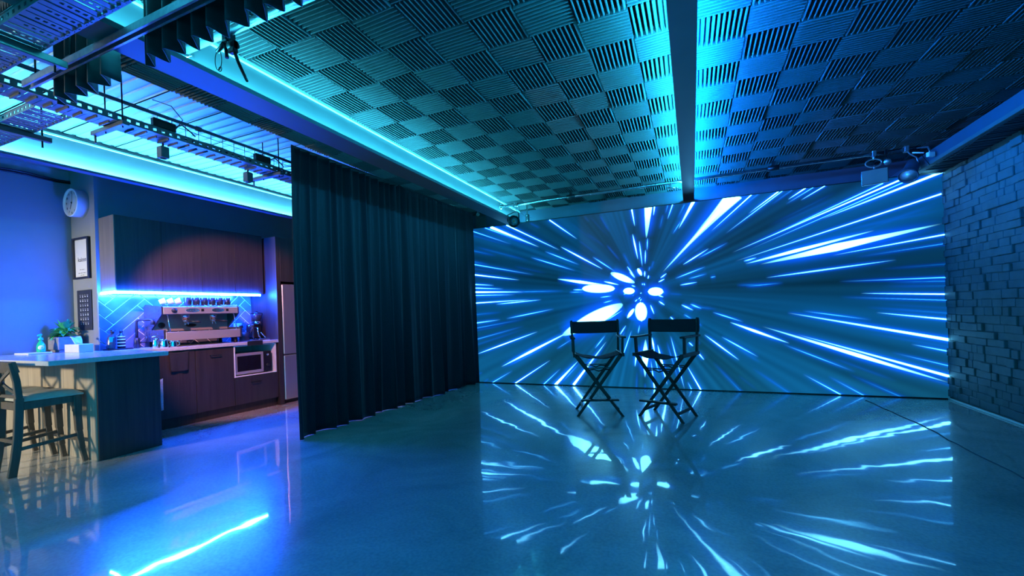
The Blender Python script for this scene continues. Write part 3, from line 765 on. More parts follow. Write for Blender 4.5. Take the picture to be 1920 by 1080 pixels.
part(MB().lathe([(0.0, 0.0), (0.021, 0.0), (0.020, 0.002), (0.0, 0.002)], (cx+0.0405, cy-0.0135, cz+0.052), (0.94, -0.33, 0.03), 24, 1.2, 1.0), 'label_patch', M['white'], b, 'white oval label')
cx, cy = -6.45, 2.445
t = thing('potted_plant', 'leafy green plant in a square grey pot under the dark chart', 'plant', (cx, cy, 0.9205))
part(MB().box(cx-0.10, cx+0.10, cy-0.085, cy+0.085, 0.9205, 0.945, 0.004), 'saucer', M['concrete'], t)
pot = MB().box(cx-0.115, cx+0.115, cy-0.098, cy+0.098, 0.946, 1.085, 0.006)
part(pot, 'pot', M['concrete'], t)
part(MB().box(cx-0.10, cx+0.10, cy-0.085, cy+0.085, 1.085, 1.092), 'soil', M['soil'], t)
lf = MB(); rr = random.Random(3)
for k in range(64):
    a = rr.uniform(0, 2*math.pi); el = rr.uniform(0.05, 1.15) if k < 58 else 1.35
    L_ = rr.uniform(0.075, 0.125)*(1.0 if el < 0.8 else 0.85); wd_ = rr.uniform(0.015, 0.023)
    q_ = rr.uniform(0.01, 0.05); bx, by, bz = cx+q_*math.cos(a), cy+q_*math.sin(a), 1.09+0.085*el
    d = Vector((math.cos(a)*math.cos(el), math.sin(a)*math.cos(el), math.sin(el)))
    sdv = Vector((-math.sin(a), math.cos(a), 0))
    P = np.zeros((9, 5, 3))
    for i in range(9):
        f = i/8; w = wd_*math.sin(math.pi*min(1, 0.12+f*0.88))**0.8*(1 if f < 0.98 else 0.1)
        ctr = Vector((bx, by, bz))+d*(L_*f)+Vector((0, 0, -0.06*f*f*(1 if el < 0.9 else 0.3)))
        for j in range(5):
            q = (j-2)/2
            P[i, j] = ctr+sdv*(w*q)+Vector((0, 0, 0.010*abs(q)*w/wd_))
    lf.grid(P)
    lf.tube([(cx, cy, 1.088), ((bx+cx)/2, (by+cy)/2, (bz+1.088)/2+0.01), (bx, by, bz)], 0.0025, 5)
o = part(lf, 'leaves', M['leaf'], t)
cx, cy = -6.02, 2.40
t = thing('tissue_box', 'white tissue box with a tissue pulled out, beside the potted plant', 'tissue box', (cx, cy, 0.9205))
part(MB().box(cx-0.17, cx+0.12, cy-0.06, cy+0.06, 0.9205, 1.006, 0.003), 'box', M['paper'], t)
P = np.zeros((10, 9, 3))
for i in range(10):
    for j in range(9):
        f = i/9; q = (j-4)/4
        P[i, j] = (cx-0.02-0.10*f+0.006*math.sin(5*q+3*f), cy+q*(0.030+0.012*math.sin(f*3)), 1.004+0.075*math.sin(f*1.9)+0.010*math.cos(3*q+4*f))
o = part(MB().grid(P), 'tissue', M['paper'], t); solidify(o, 0.003)

# clock, framed print and dark chart on the narrow wall end (facing the room, its face is at y = 2.6)
YW = 2.6
cx, cz, r = -6.375, 2.585, 0.158
t = thing('wall_clock', 'round white wall clock with a deep rim on the narrow wall end', 'clock', (cx, YW, cz-r))
part(MB().lathe([(r*0.96, 0), (r*0.98, 0.09), (r, 0.098), (r*0.98, 0.105), (r*0.90, 0.105), (r*0.88, 0.085)], (cx, YW, cz), (0, -1, 0), 48), 'rim', M['white'], t)
fc = part(MB().lathe([(0, 0.084), (r*0.93, 0.084), (r*0.93, 0.088), (0, 0.088)], (cx, YW, cz), (0, -1, 0), 40), 'dial', M['paper'], t)
yf = YW-0.0895
nb = MB()
for k in range(1, 13):
    a = R(30*k); nb = join(nb, text_mb(str(k), 0.036, (cx+math.sin(a)*r*0.72, yf, cz+math.cos(a)*r*0.72), (1, 0, 0), (0, 0, 1), 0.0006))
part(nb, 'lettering', M['ink'], fc, 'dark numerals')
def hand(ang, l, w, name):
    d = Vector((math.sin(R(ang)), 0, math.cos(R(ang))))
    p = Vector((cx, yf-0.003, cz)); part(MB().bar(p-d*0.015, p+d*l, w, 0.001, (0, 1, 0)), name, M['ink'], t)
hand(12, r*0.66, 0.004, 'minute_hand'); hand(206, r*0.48, 0.006, 'hour_hand')
part(MB().lathe([(0.008, 0), (0.008, 0.006), (0, 0.006)], (cx, yf-0.001, cz), (0, -1, 0), 14), 'hub', M['black'], t)

x0, x1, z0, z1 = -6.555, -6.215, 1.735, 2.205
t = thing('framed_print', 'white typographic print in a black frame below the clock', 'framed print', ((x0+x1)/2, YW, z0))
fr = MB().box(x0, x0+0.022, YW-0.034, YW-0.001, z0, z1, 0.002).box(x1-0.022, x1, YW-0.034, YW-0.001, z0, z1, 0.002) \
         .box(x0+0.022, x1-0.022, YW-0.034, YW-0.001, z0, z0+0.022, 0.002).box(x0+0.022, x1-0.022, YW-0.034, YW-0.001, z1-0.022, z1, 0.002)
part(fr, 'frame', M['black'], t)
pr = part(MB().box(x0+0.022, x1-0.022, YW-0.012, YW-0.002, z0+0.022, z1-0.022), 'print', M['paper'], t)
xm = (x0+x1)/2
tx = text_mb('kaizen', 0.072, (xm, YW-0.0125, 1.955), (1, 0, 0), (0, 0, 1))
for zz, w in ((1.838, 0.11), (1.800, 0.17), (1.775, 0.08)):
    n = int(w/0.011)
    for k in range(n):
        if k % 5 != 3: tx.box(xm-w/2+k*0.011, xm-w/2+k*0.011+0.008, YW-0.0128, YW-0.0118, zz, zz+0.006)
part(tx, 'lettering', M['ink'], pr, 'dark printed lettering')

x0, x1, z0, z1 = -6.525, -6.225, 1.150, 1.607
t = thing('wall_chart', 'dark rectangular chart with rows of small white drawings under the framed print', 'chart', ((x0+x1)/2, YW, z0))
b = part(MB().box(x0, x1, YW-0.012, YW-0.001, z0, z1, 0.002), 'board', M['slate'], t)
gl = MB(); rr = random.Random(9)
for rw in range(7):
    for c_ in range(4):
        gx = x0+0.075+c_*0.050; gz = z1-0.075-rw*0.052
        gl.box(gx-0.014, gx+0.012*rr.uniform(0.5, 1.2), YW-0.0130, YW-0.0118, gz+0.016, gz+0.0195)
        k = rr.randint(0, 3)
        w, h = rr.uniform(0.007, 0.012), rr.uniform(0.010, 0.020)
        if k == 0: gl.prism([(gx-w, gz+h/2), (gx+w, gz+h/2), (gx+w*0.6, gz-h/2), (gx-w*0.6, gz-h/2)], YW-0.0130, YW-0.0118, 1)
        elif k == 1: gl.lathe([(w*0.8, 0), (w*0.8, 0.0012)], (gx, YW-0.0118, gz), (0, -1, 0), 10)
        elif k == 2: gl.box(gx-w*0.6, gx+w*0.6, YW-0.0130, YW-0.0118, gz-h*0.6, gz+h*0.5)
        else: gl.box(gx-w, gx+w, YW-0.0130, YW-0.0118, gz-0.002, gz+0.006).box(gx-w*0.6, gx+w*0.6, YW-0.0130, YW-0.0118, gz-0.008, gz-0.004)
part(gl, 'lettering', M['white'], b, 'small white drawings in rows of four')

# ------------------------------------------------------------------ counter stools
def make_stool(label):
    t = thing('counter_stool', label, 'stool', (0, 0, 0), 0, 'stools at the peninsula')
    for s in (-1, 1):
        rp_ = [(s*0.150, -0.212, 0.0), (s*0.152, -0.190, 0.15), (s*0.153, -0.172, 0.32), (s*0.154, -0.164, 0.50), (s*0.154, -0.160, 0.62), (s*0.154, -0.170, 0.76), (s*0.152, -0.196, 0.915)]
        mb = MB()
        for a, b in zip(rp_[:-1], rp_[1:]):
            e = (Vector(b)-Vector(a)).normalized()*0.004
            mb.bar(Vector(a) if a[2] == 0 else Vector(a)-e, Vector(b)+e, 0.030, 0.052 if a[2] < 0.6 else 0.042, (0, 1, 0), 0.003)
        mb.v = [(p[0], p[1], max(0.0, p[2])) for p in mb.v]
        part(mb, 'leg', M['stool'], t)
        fp_ = [(s*0.184, 0.226, 0.0), (s*0.176, 0.206, 0.12), (s*0.170, 0.192, 0.28), (s*0.168, 0.186, 0.45), (s*0.168, 0.185, 0.585)]
        mb = MB()
        for i, (a, b) in enumerate(zip(fp_[:-1], fp_[1:])):
            e = (Vector(b)-Vector(a)).normalized()*0.004; w = 0.030+0.006*i
            mb.bar(Vector(a) if a[2] == 0 else Vector(a)-e, Vector(b)+e, w, w+0.004, (0, 1, 0), 0.003)
        mb.v = [(p[0], p[1], max(0.0, p[2])) for p in mb.v]
        part(mb, 'leg', M['stool'], t)
        part(MB().bar((s*0.160, -0.160, 0.215), (s*0.172, 0.195, 0.245), 0.018, 0.028, (0, 0, 1), 0.003), 'stretcher', M['stool'], t)
        part(MB().bar((s*0.152, -0.150, 0.555), (s*0.168, 0.180, 0.563), 0.022, 0.062, (0, 0, 1), 0.003), 'apron', M['stool'], t)
    part(MB().bar((-0.165, 0.19, 0.20), (0.165, 0.19, 0.20), 0.018, 0.030, (0, 0, 1), 0.003), 'stretcher', M['stool'], t)
    part(MB().bar((-0.152, -0.175, 0.27), (0.152, -0.175, 0.27), 0.018, 0.028, (0, 0, 1), 0.003), 'stretcher', M['stool'], t)
    part(MB().bar((-0.150, -0.160, 0.555), (0.150, -0.160, 0.555), 0.022, 0.060, (0, 0, 1), 0.003), 'apron', M['stool'], t)
    part(MB().bar((-0.165, 0.186, 0.560), (0.165, 0.186, 0.560), 0.022, 0.060, (0, 0, 1), 0.003), 'apron', M['stool'], t)
    # padded seat
    P = np.zeros((15, 15, 3)); Q = np.zeros((15, 15, 3))
    for i in range(15):
        for j in range(15):
            a, b = -1+2*i/14, -1+2*j/14
            yy = -0.150+0.370*(b+1)/2; xx = a*(0.150+0.050*(b+1)/2)
            e = (1-abs(a)**6)*(1-abs(b)**6)
            P[i, j] = (xx, yy, 0.606+0.040*max(0, e)**0.5); Q[i, j] = (xx, yy, 0.592)
    sb = MB().grid(P).grid(Q[:, ::-1])
    for edge in ('i0', 'i1', 'j0', 'j1'):
        E1 = {'i0': (P[0], Q[0]), 'i1': (P[-1], Q[-1]), 'j0': (P[:, 0], Q[:, 0]), 'j1': (P[:, -1], Q[:, -1])}[edge]
        sb.grid(np.stack([E1[0], E1[1]]))
    part(sb, 'seat', M['vinyl'], t, 'pale padded seat')
    P = np.zeros((6, 13, 3)); mb = MB()
    for sgn in (0, 1):
        for i in range(6):
            for j in range(13):
                q = -1+2*j/12; f = i/5
                P[i, j] = (q*0.172, -0.180-0.022*f-0.030*(1-q*q)+(0.026 if sgn else 0), 0.835+0.088*f+0.006*(1-q*q)*f)
        if sgn: B_ = P.copy()
        else: A_ = P.copy()
    mb.grid(A_).grid(B_[:, ::-1])
    for a_, b_ in ((A_[0], B_[0]), (A_[-1], B_[-1]), (A_[:, 0], B_[:, 0]), (A_[:, -1], B_[:, -1])): mb.grid(np.stack([a_, b_]))
    part(mb, 'top_rail', M['stool'], t)
    for s in (-1, 1):
        pts = [(s*0.145*(1-2*f)+0, -0.160-0.035*f-0.030*math.sin(math.pi*f)+0.008*s, 0.645+0.205*f) for f in [k/8 for k in range(9)]]
        mb = MB()
        for a, b in zip(pts[:-1], pts[1:]):
            e = (Vector(b)-Vector(a)).normalized()*0.003
            mb.bar(Vector(a)-e, Vector(b)+e, 0.026, 0.012, (0, 1, 0), 0.001)
        part(mb, 'cross_slat', M['stool'], t)
    part(MB().bar((-0.150, -0.165, 0.635), (0.150, -0.165, 0.635), 0.018, 0.026, (0, 0, 1), 0.003), 'lower_rail', M['stool'], t)
    return t
stool = make_stool('black counter stool with a pale padded seat, nearest the peninsula end')
stool.location = (-5.195, 1.783, 0)
dup(stool, (-5.745, 1.783, 0), 0.0, 'black counter stool further along the peninsula, behind the first stool')

# u0 v0 u1 v1 width brightness kind
STREAKS = [
 (-3.48,2.622,-2.72,2.312,0.0108,0.8,'a'),(-3.467,2.546,-2.722,2.279,0.0085,0.4,'a'),(-3.205,2.64,-2.495,2.33,0.0108,0.8,'a'),(-3.1,2.642,-2.239,2.222,0.0514,1,'a'),(-3.019,2.64,-2.631,2.44,0.0072,0.5,'a'),
 (-2.866,2.63,-2.356,2.361,0.0076,0.45,'a'),(-2.808,2.643,-1.898,2.141,0.0197,1,'a'),(-2.401,2.636,-2.214,2.526,0.0081,0.4,'l'),(-2.057,2.641,-1.612,2.288,0.017,1,'a'),(-1.612,2.288,-1.313,2.029,0.0056,0.3,'l'),
 (-1.896,2.203,-1.231,1.793,0.0238,1,'l'),(-2.161,2.151,-1.589,1.886,0.0125,0.8,'l'),(-2.407,2.076,-1.654,1.798,0.0117,0.8,'l'),(-3.398,2.335,-2.423,2.02,0.0126,0.4,'l'),(-3.477,2.281,-3.001,2.145,0.0165,0.5,'a'),
 (-3.469,2.089,-3.139,2.009,0.0133,0.5,'a'),(-3.464,2.041,-2.336,1.782,0.0153,0.8,'a'),(-2.705,1.95,-2.134,1.794,0.0082,0.3,'l'),(-3.467,1.966,-2.939,1.862,0.0102,0.35,'a'),(-3.478,1.864,-2.601,1.715,0.0243,1,'a'),
 (-3.477,1.694,-3.064,1.654,0.0191,0.9,'a'),(-3.479,1.632,-2.891,1.583,0.019,0.9,'a'),(-3.482,1.56,-2.525,1.516,0.032,1,'a'),(-2.807,1.527,-1.856,1.498,0.01,0.6,'l'),(-3.484,1.503,-2.68,1.478,0.018,0.85,'a'),
 (-3.478,1.468,-2.667,1.451,0.011,0.4,'a'),(-1.5,2.631,-1.417,2.536,0.0064,0.25,'l'),(-1.753,2.587,-1.307,2.197,0.0071,0.2,'l'),(-1.715,1.508,-1.527,1.498,0.012,0.9,'l'),(-1.78,1.472,-1.516,1.464,0.01,0.7,'l'),
 (-3.482,1.369,-2.433,1.386,0.019,1,'a'),(-3.061,1.333,-2.229,1.377,0.019,0.9,'l'),(-3.474,1.168,-2.935,1.198,0.014,0.5,'a'),(-3.474,1.022,-2.969,1.073,0.0211,0.85,'a'),(-2.881,1.084,-2.022,1.222,0.0153,0.8,'l'),
 (-3.476,0.932,-2.513,1.074,0.0161,0.6,'a'),(-3.478,0.888,-2.856,0.984,0.0081,0.4,'a'),(-3.479,0.735,-2.545,0.958,0.0133,0.65,'a'),(-3.464,0.642,-2.491,0.925,0.0136,0.4,'a'),(-3.455,0.485,-2.315,0.864,0.0212,1,'l'),
 (-2.999,0.275,-1.712,0.892,0.0429,1,'l'),(-2.763,0.404,-2.337,0.64,0.0058,0.6,'l'),(-2.882,0.284,-2.149,0.639,0.008,0.6,'l'),(-2.778,-0.01,-2.117,0.405,0.0208,1,'a'),(-3.201,-0.011,-2.784,0.22,0.013,0.8,'a'),
 (-2.019,0.576,-1.729,0.75,0.0072,0.7,'l'),(-2.252,0.007,-1.951,0.275,0.0177,0.8,'a'),(-2.052,0.008,-1.659,0.404,0.0495,1,'a'),(-1.933,0.062,-1.642,0.367,0.0078,0.7,'l'),(-1.755,0.018,-1.214,0.704,0.0428,1,'a'),
 (-3.476,0.123,-3.344,0.181,0.0112,0.4,'l'),(-3.336,0.005,-3.228,0.076,0.0086,0.4,'l'),(-0.781,2.654,-0.745,2.392,0.026,1,'a'),(-0.546,2.659,-0.589,2.201,0.1063,1,'a'),(-0.461,2.648,-0.479,2.518,0.0226,1,'a'),
 (-0.782,2.291,-0.716,1.899,0.0242,1,'l'),(-0.69,2.182,-0.658,1.79,0.0159,0.9,'l'),(-0.572,2.211,-0.584,2.016,0.013,0.8,'l'),(-0.605,2.041,-0.618,1.822,0.0151,0.9,'l'),(-0.28,2.642,-0.317,2.521,0.012,0.6,'a'),
 (-0.214,2.648,-0.292,2.439,0.0156,0.9,'a'),(-0.343,2.536,-0.404,2.309,0.0117,0.5,'l'),(-0.06,2.624,-0.155,2.44,0.0107,0.6,'a'),(0.059,2.653,-0.149,2.287,0.0518,1,'a'),(-0.103,2.411,-0.23,2.222,0.0114,0.7,'l'),
 (-1.466,2.374,-1.172,2.115,0.0071,0.25,'l'),(-1.17,2.163,-0.968,1.896,0.0064,0.45,'l'),(-1.262,2.63,-1.116,2.35,0.0089,0.4,'l'),(-1.432,2.639,-1.131,2.279,0.0114,0.2,'l'),(-0.912,2.505,-0.819,2.213,0.007,0.3,'l'),
 (-0.929,2.022,-0.811,1.766,0.0076,0.5,'l'),(-1.393,2.002,-1.043,1.741,0.0144,0.8,'l'),(-0.878,1.818,-0.764,1.634,0.0166,0.95,'l'),(-0.626,1.73,-0.63,1.637,0.018,0.95,'l'),(-0.552,1.794,-0.572,1.714,0.0104,0.6,'l'),
 (-0.495,1.87,-0.537,1.746,0.0089,0.5,'l'),(-0.573,1.662,-0.586,1.605,0.0155,0.95,'l'),(-0.416,1.606,-0.323,1.674,0.0138,0.95,'l'),(-0.445,1.551,-0.352,1.596,0.0166,0.95,'l'),(-0.384,1.61,-0.34,1.641,0.0064,0.6,'l'),
 (-0.219,1.588,0.192,1.733,0.0139,0.8,'l'),(-0.047,1.572,0.209,1.633,0.0112,0.7,'l'),(-0.108,1.777,0.24,1.982,0.0178,0.95,'l'),(-0.176,1.788,-0.037,1.889,0.0072,0.4,'l'),(0.047,1.949,0.182,2.026,0.0058,0.3,'l'),
 (0.238,1.576,0.317,1.587,0.011,0.7,'l'),(0.326,2.503,0.045,2.183,0.0084,0.7,'l'),(0.581,2.686,-0.383,1.688,0.1984,1,'n'),(0.392,2.493,-0.383,1.688,0.0664,1,'a'),(0.082,1.85,0.483,2.044,0.0143,0.7,'l'),
 (-1.124,1.733,-0.772,1.561,0.1159,1,'l'),(-1.231,1.61,-1.003,1.545,0.0257,1,'l'),(-1.966,1.694,-1.085,1.526,0.0528,1,'l'),(-1.558,1.519,-1.075,1.493,0.1601,1,'o'),(-0.94,1.449,-0.784,1.441,0.1171,1,'o'),
 (-0.944,1.4,-0.862,1.423,0.0165,0.9,'l'),(-0.586,1.423,-0.385,1.413,0.1491,1,'o'),(-0.462,1.368,-0.377,1.33,0.0184,0.95,'l'),(-0.407,1.402,-0.364,1.392,0.0112,0.8,'l'),(-0.703,1.263,-0.695,1.0,0.2121,1,'o'),
 (-0.67,1.27,-0.675,1.206,0.0221,1,'l'),(-0.796,1.182,-0.901,1.04,0.0734,1,'l'),(-0.726,1.774,-0.671,1.66,0.0698,1,'l'),(-0.666,1.543,-0.664,1.527,0.013,0.9,'o'),(-0.642,1.542,-0.636,1.521,0.0155,0.9,'o'),
 (-0.782,1.281,-0.741,1.32,0.0134,0.9,'l'),(-0.73,1.314,-0.701,1.347,0.0135,0.9,'l'),(-0.708,1.289,-0.685,1.323,0.0136,0.9,'l'),(-0.702,1.4,-0.679,1.41,0.0108,0.9,'l'),(-0.565,1.231,-0.515,1.085,0.0193,0.95,'l'),
 (-0.449,1.278,-0.364,1.212,0.0194,0.95,'l'),(-0.432,1.3,-0.368,1.269,0.0112,0.5,'l'),(-1.299,1.369,-1.108,1.384,0.0151,0.8,'l'),(-1.254,1.282,-1.098,1.318,0.0145,0.8,'l'),(-0.825,1.529,-0.763,1.5,0.0161,0.9,'l'),
 (-0.846,1.736,-0.77,1.631,0.0178,0.95,'l'),(-0.147,1.215,0.016,1.125,0.0241,0.9,'l'),(-0.032,1.221,0.124,1.143,0.0215,0.8,'l'),(-0.3,1.05,-0.244,0.986,0.0155,0.9,'l'),(-0.12,1.079,-0.008,1.003,0.0116,0.7,'l'),
 (0.012,0.986,0.121,0.9,0.0108,0.6,'l'),(-0.3,1.38,-0.121,1.354,0.0081,0.4,'l'),(-0.818,1.376,-0.784,1.386,0.0092,0.6,'l'),(-1.216,1.008,-0.961,1.165,0.0139,0.85,'l'),(-0.159,1.491,0.08,1.522,0.0151,0.9,'l'),
 (-0.956,1.255,-1.914,0.795,0.2706,1,'l'),(-1.023,0.786,-0.919,0.938,0.0164,0.9,'l'),(-1.007,0.72,-0.933,0.856,0.0089,0.6,'l'),(-0.987,0.465,-0.841,0.866,0.0139,0.85,'l'),(-0.752,0.806,-0.723,0.946,0.0092,0.8,'l'),
 (-1.405,0.583,-1.229,0.794,0.012,0.8,'l'),(-0.814,0.314,-0.763,0.642,0.0271,0.95,'l'),(-0.648,0.735,-0.675,0.153,0.0939,1,'m'),(-0.559,0.757,-0.526,0.515,0.0295,1,'l'),(-0.584,0.422,-0.544,-0.028,0.0282,0.95,'b'),
 (-0.485,0.653,-0.369,0.059,0.0329,1,'l'),(-0.53,0.469,-0.483,0.239,0.0114,0.8,'l'),(-0.782,0.256,-0.802,-0.003,0.008,0.5,'b'),(-0.675,0.084,-0.678,-0.01,0.007,0.5,'b'),(-0.303,0.778,-0.138,-0.0,0.0133,0.9,'l'),
 (-0.359,0.698,-0.199,0.065,0.0104,0.6,'l'),(-0.065,0.68,-0.005,0.618,0.0177,0.9,'l'),(0.039,0.551,0.131,0.425,0.0148,0.95,'l'),(-0.111,0.371,0.082,-0.009,0.0188,1,'b'),(-0.098,0.125,-0.04,-0.008,0.0134,0.8,'b'),
 (0.019,0.724,0.088,0.646,0.0085,0.4,'l'),(0.776,2.65,0.272,2.214,0.015,1,'a'),(0.85,2.643,0.62,2.477,0.008,0.6,'a'),(1.085,2.649,0.731,2.399,0.0169,1,'a'),(1.13,2.65,0.448,2.163,0.0102,0.9,'a'),
 (1.235,2.644,1.0,2.487,0.0067,0.6,'a'),(1.386,2.651,1.188,2.529,0.0164,1,'a'),(1.467,2.646,1.16,2.471,0.0089,0.8,'a'),(1.592,2.649,1.326,2.5,0.0098,0.95,'a'),(1.713,2.557,0.946,2.206,0.0139,0.3,'l'),
 (1.711,2.488,1.009,2.199,0.0126,0.3,'l'),(2.172,2.593,0.66,1.94,0.0148,0.85,'a'),(2.38,2.626,0.517,1.895,0.0221,1,'a'),(2.379,2.581,0.697,1.908,0.0136,0.8,'a'),(2.739,2.651,1.543,2.233,0.03,1,'a'),
 (2.737,2.4,0.553,1.776,0.0184,1,'a'),(0.655,1.768,0.814,1.805,0.0143,0.9,'l'),(0.673,1.731,2.079,2.034,0.0478,1,'l'),(0.842,1.711,2.714,2.047,0.093,1,'m'),(2.743,1.919,1.641,1.764,0.0161,0.97,'a'),
 (2.731,1.812,1.864,1.719,0.013,0.6,'a'),(0.904,1.529,2.284,1.659,0.0191,0.9,'l'),(1.866,1.997,2.73,2.318,0.0132,0.25,'l'),(1.704,2.04,2.729,2.268,0.0133,0.28,'l'),(1.814,2.075,2.727,2.206,0.0132,0.3,'l'),
 (2.739,1.573,2.097,1.557,0.013,0.4,'a'),(2.74,1.418,1.698,1.431,0.013,0.75,'a'),(2.739,1.375,2.175,1.393,0.013,0.55,'a'),(2.737,1.319,2.122,1.347,0.012,0.4,'a'),(0.664,1.425,1.114,1.452,0.016,0.6,'l'),
 (-0.126,1.2,0.317,1.131,0.0151,0.5,'l'),(0.556,1.449,0.993,1.438,0.014,0.5,'l'),(2.746,1.222,1.917,1.273,0.018,1,'a'),(2.735,1.152,1.707,1.236,0.013,0.65,'a'),(2.732,1.061,2.064,1.137,0.012,0.3,'a'),
 (2.731,1.002,1.956,1.101,0.012,0.5,'a'),(2.738,0.928,2.061,1.031,0.0201,0.97,'a'),(2.744,0.69,1.138,1.057,0.0364,1,'a'),(1.304,1.076,2.028,0.941,0.0131,0.7,'l'),(2.73,0.609,1.947,0.787,0.0121,0.35,'a'),
 (2.733,0.556,2.382,0.644,0.0131,0.85,'a'),(2.733,0.387,2.195,0.546,0.0124,0.7,'a'),(2.738,0.263,1.236,0.774,0.0307,1,'a'),(2.74,0.186,0.836,0.889,0.0527,1,'m'),(2.727,0.162,2.149,0.388,0.0123,0.4,'a'),
 (1.607,0.475,2.247,0.193,0.0135,0.35,'l'),(0.462,0.951,1.156,0.656,0.0356,1,'l'),(0.249,1.096,0.636,0.947,0.0154,0.78,'l'),(1.073,0.649,1.846,0.296,0.0135,0.7,'l'),(0.138,0.787,0.569,0.426,0.0193,0.97,'l'),
 (0.351,0.755,0.798,0.472,0.017,0.85,'l'),(0.588,-0.015,0.234,0.408,0.0182,0.5,'a'),(1.131,0.007,0.713,0.328,0.0152,0.5,'a'),(1.723,-0.015,1.286,0.262,0.0142,0.85,'a'),(1.949,-0.011,1.553,0.242,0.0133,0.7,'a'),
 (2.309,-0.008,1.769,0.274,0.017,0.55,'a'),(0.53,0.608,0.821,0.394,0.0146,0.35,'l'),(0.538,0.23,0.785,0.015,0.0143,0.25,'l'),(1.133,1.061,1.619,0.964,0.0131,0.5,'l'),
]

# ------------------------------------------------------------------ video wall
def video_wall():
    x0, x1, z0, z1, Y = -3.50, 2.726, 0.014, 2.648, 6.54
    nx, nz = 1400, 594
    X = np.linspace(x0, x1, nx)[None, :]; Z = np.linspace(z0, z1, nz)[:, None]
    cx, cz = -0.681, 1.433
    dx, dz = X-cx, Z-cz
    th = np.arctan2(dz, dx); r = np.hypot(dx, dz)
    g = np.random.default_rng(4)
    nA = np.zeros_like(th); nB = np.zeros_like(th)
    for k in range(14):
        f = g.integers(3, 16); nA += np.cos(th*f+g.uniform(0, 6.28)+0.5*np.sin(r*g.uniform(.5, 1.5)+g.uniform(0, 6)))/14**0.5
    for k in range(26):
        f = g.integers(30, 130); p = g.uniform(0, 6.28); rr = g.uniform(0.6, 2.4)
        nB += np.cos(th*f+p)*(0.5+0.5*np.cos(r*rr+g.uniform(0, 6)))/26**0.5
    nA = 1/(1+np.exp(-1.6*nA)); nB = np.clip(nB*0.5, -0.6, 1.0)
    low = np.clip((cz-Z)/1.4, 0, 1)+0*X
    base = np.zeros((nz, nx, 3))
    teal = np.array([0.001, 0.018, 0.040]); blue = np.array([0.001, 0.052, 0.165]); lowc = np.array([0.002, 0.034, 0.058])
    w = (nA*np.clip(r/0.5, 0.3, 1))[..., None]
    base = teal*(1-w)+blue*w+lowc*low[..., None]
    base *= (1+0.5*nB[..., None]*np.clip(r-0.15, 0, 1)[..., None])
    core = np.zeros((nz, nx, 3)); halo = np.zeros((nz, nx)); glow = np.zeros((nz, nx))
    for u0, v0, u1, v1, wd, b, kind in STREAKS:
        lx, lz = u1-u0, v1-v0; L = math.hypot(lx, lz) or 1e-6
        pad = 0.30+wd
        i0 = max(0, int((min(v0, v1)-pad-z0)/(z1-z0)*(nz-1))); i1 = min(nz, int((max(v0, v1)+pad-z0)/(z1-z0)*(nz-1))+2)
        j0 = max(0, int((min(u0, u1)-pad-x0)/(x1-x0)*(nx-1))); j1 = min(nx, int((max(u0, u1)+pad-x0)/(x1-x0)*(nx-1))+2)
        if i1 <= i0 or j1 <= j0: continue
        px, pz = X[:, j0:j1]-u0, Z[i0:i1]-v0
        t = (px*lx+pz*lz)/(L*L); d = np.abs(-px*lz+pz*lx)/L
        tc = np.clip(t, 0, 1)
        if kind == 'a': tp = np.where(t < 0, 1.0, 1-tc)**0.95
        elif kind == 'b': tp = np.where(t > 1, 1.0, tc)**0.95
        elif kind == 'n': tp = np.where(t < 0, 1.0, 1-tc)**2.2
        elif kind == 'o': tp = np.sqrt(np.clip(1-(2*tc-1)**2, 0, 1))
        elif kind == 'm': tp = np.clip(np.minimum(tc/0.45, (1-tc)/0.55), 0, 1)**1.15
        elif wd > 0.06: tp = np.sin(np.pi*tc**0.9)**0.8
        else: tp = np.clip(np.minimum(tc/0.42, (1-tc)/0.58), 0, 1)**0.95
        if kind == 'o' or (kind == 'l' and wd > 0.06): wd = wd*0.78
        hw = np.maximum(wd/2*tp*(0.5 if wd < 0.03 else 0.7 if wd < 0.07 else 0.9), 0.0)
        out = np.maximum(np.maximum(-t, t-1), 0)*L
        dist = np.hypot(np.maximum(d-hw, 0), out)
        soft = 0.0020+0.035*wd
        c = np.exp(-(dist/soft)**2)*(np.clip(tp*1.25, 0, 1) if kind != 'o' else 1)
        amp = np.array([0.75*b**8, 0.16*b+3.8*b**6, 0.55*b+6.0*b**5])
        if wd < 0.009: amp = amp*0.8
        core[i0:i1, j0:j1] = np.maximum(core[i0:i1, j0:j1], c[..., None]*amp)
        s1 = 0.012+0.42*wd; s2 = 0.05+0.95*wd
        ends = np.clip(tp*2.0, 0, 1) if kind != 'o' else 1
        halo[i0:i1, j0:j1] += b**2*np.exp(-(dist/s1)**2)*ends
        glow[i0:i1, j0:j1] += b**2*0.8*np.exp(-(dist/s2)**2)*ends
    halo = 1-np.exp(-halo); glow = 1-np.exp(-0.8*glow)
    colr = base+glow[..., None]*np.array([0.0, 0.034, 0.20])+halo[..., None]*np.array([0.0, 0.045, 0.95])
    colr = np.maximum(colr, core)+0.15*core
    vs = np.zeros((nz, nx, 3)); vs[..., 0] = X; vs[..., 1] = Y; vs[..., 2] = Z
    idx = np.arange(nz*nx).reshape(nz, nx)
    fs = np.stack([idx[:-1, :-1], idx[:-1, 1:], idx[1:, 1:], idx[1:, :-1]], -1).reshape(-1, 4)
    t = thing('video_wall', 'huge LED video wall showing blue and white light streaks bursting from a point', 'video wall', ((x0+x1)/2, Y+0.05, 0))
    me = bpy.data.meshes.new('screen')
    off = np.array([(x0+x1)/2, Y+0.05, 0])
    me.vertices.add(nz*nx); me.vertices.foreach_set('co', (vs-off).reshape(-1).astype(np.float32))
    me.loops.add(fs.size); me.loops.foreach_set('vertex_index', fs.reshape(-1).astype(np.int32))
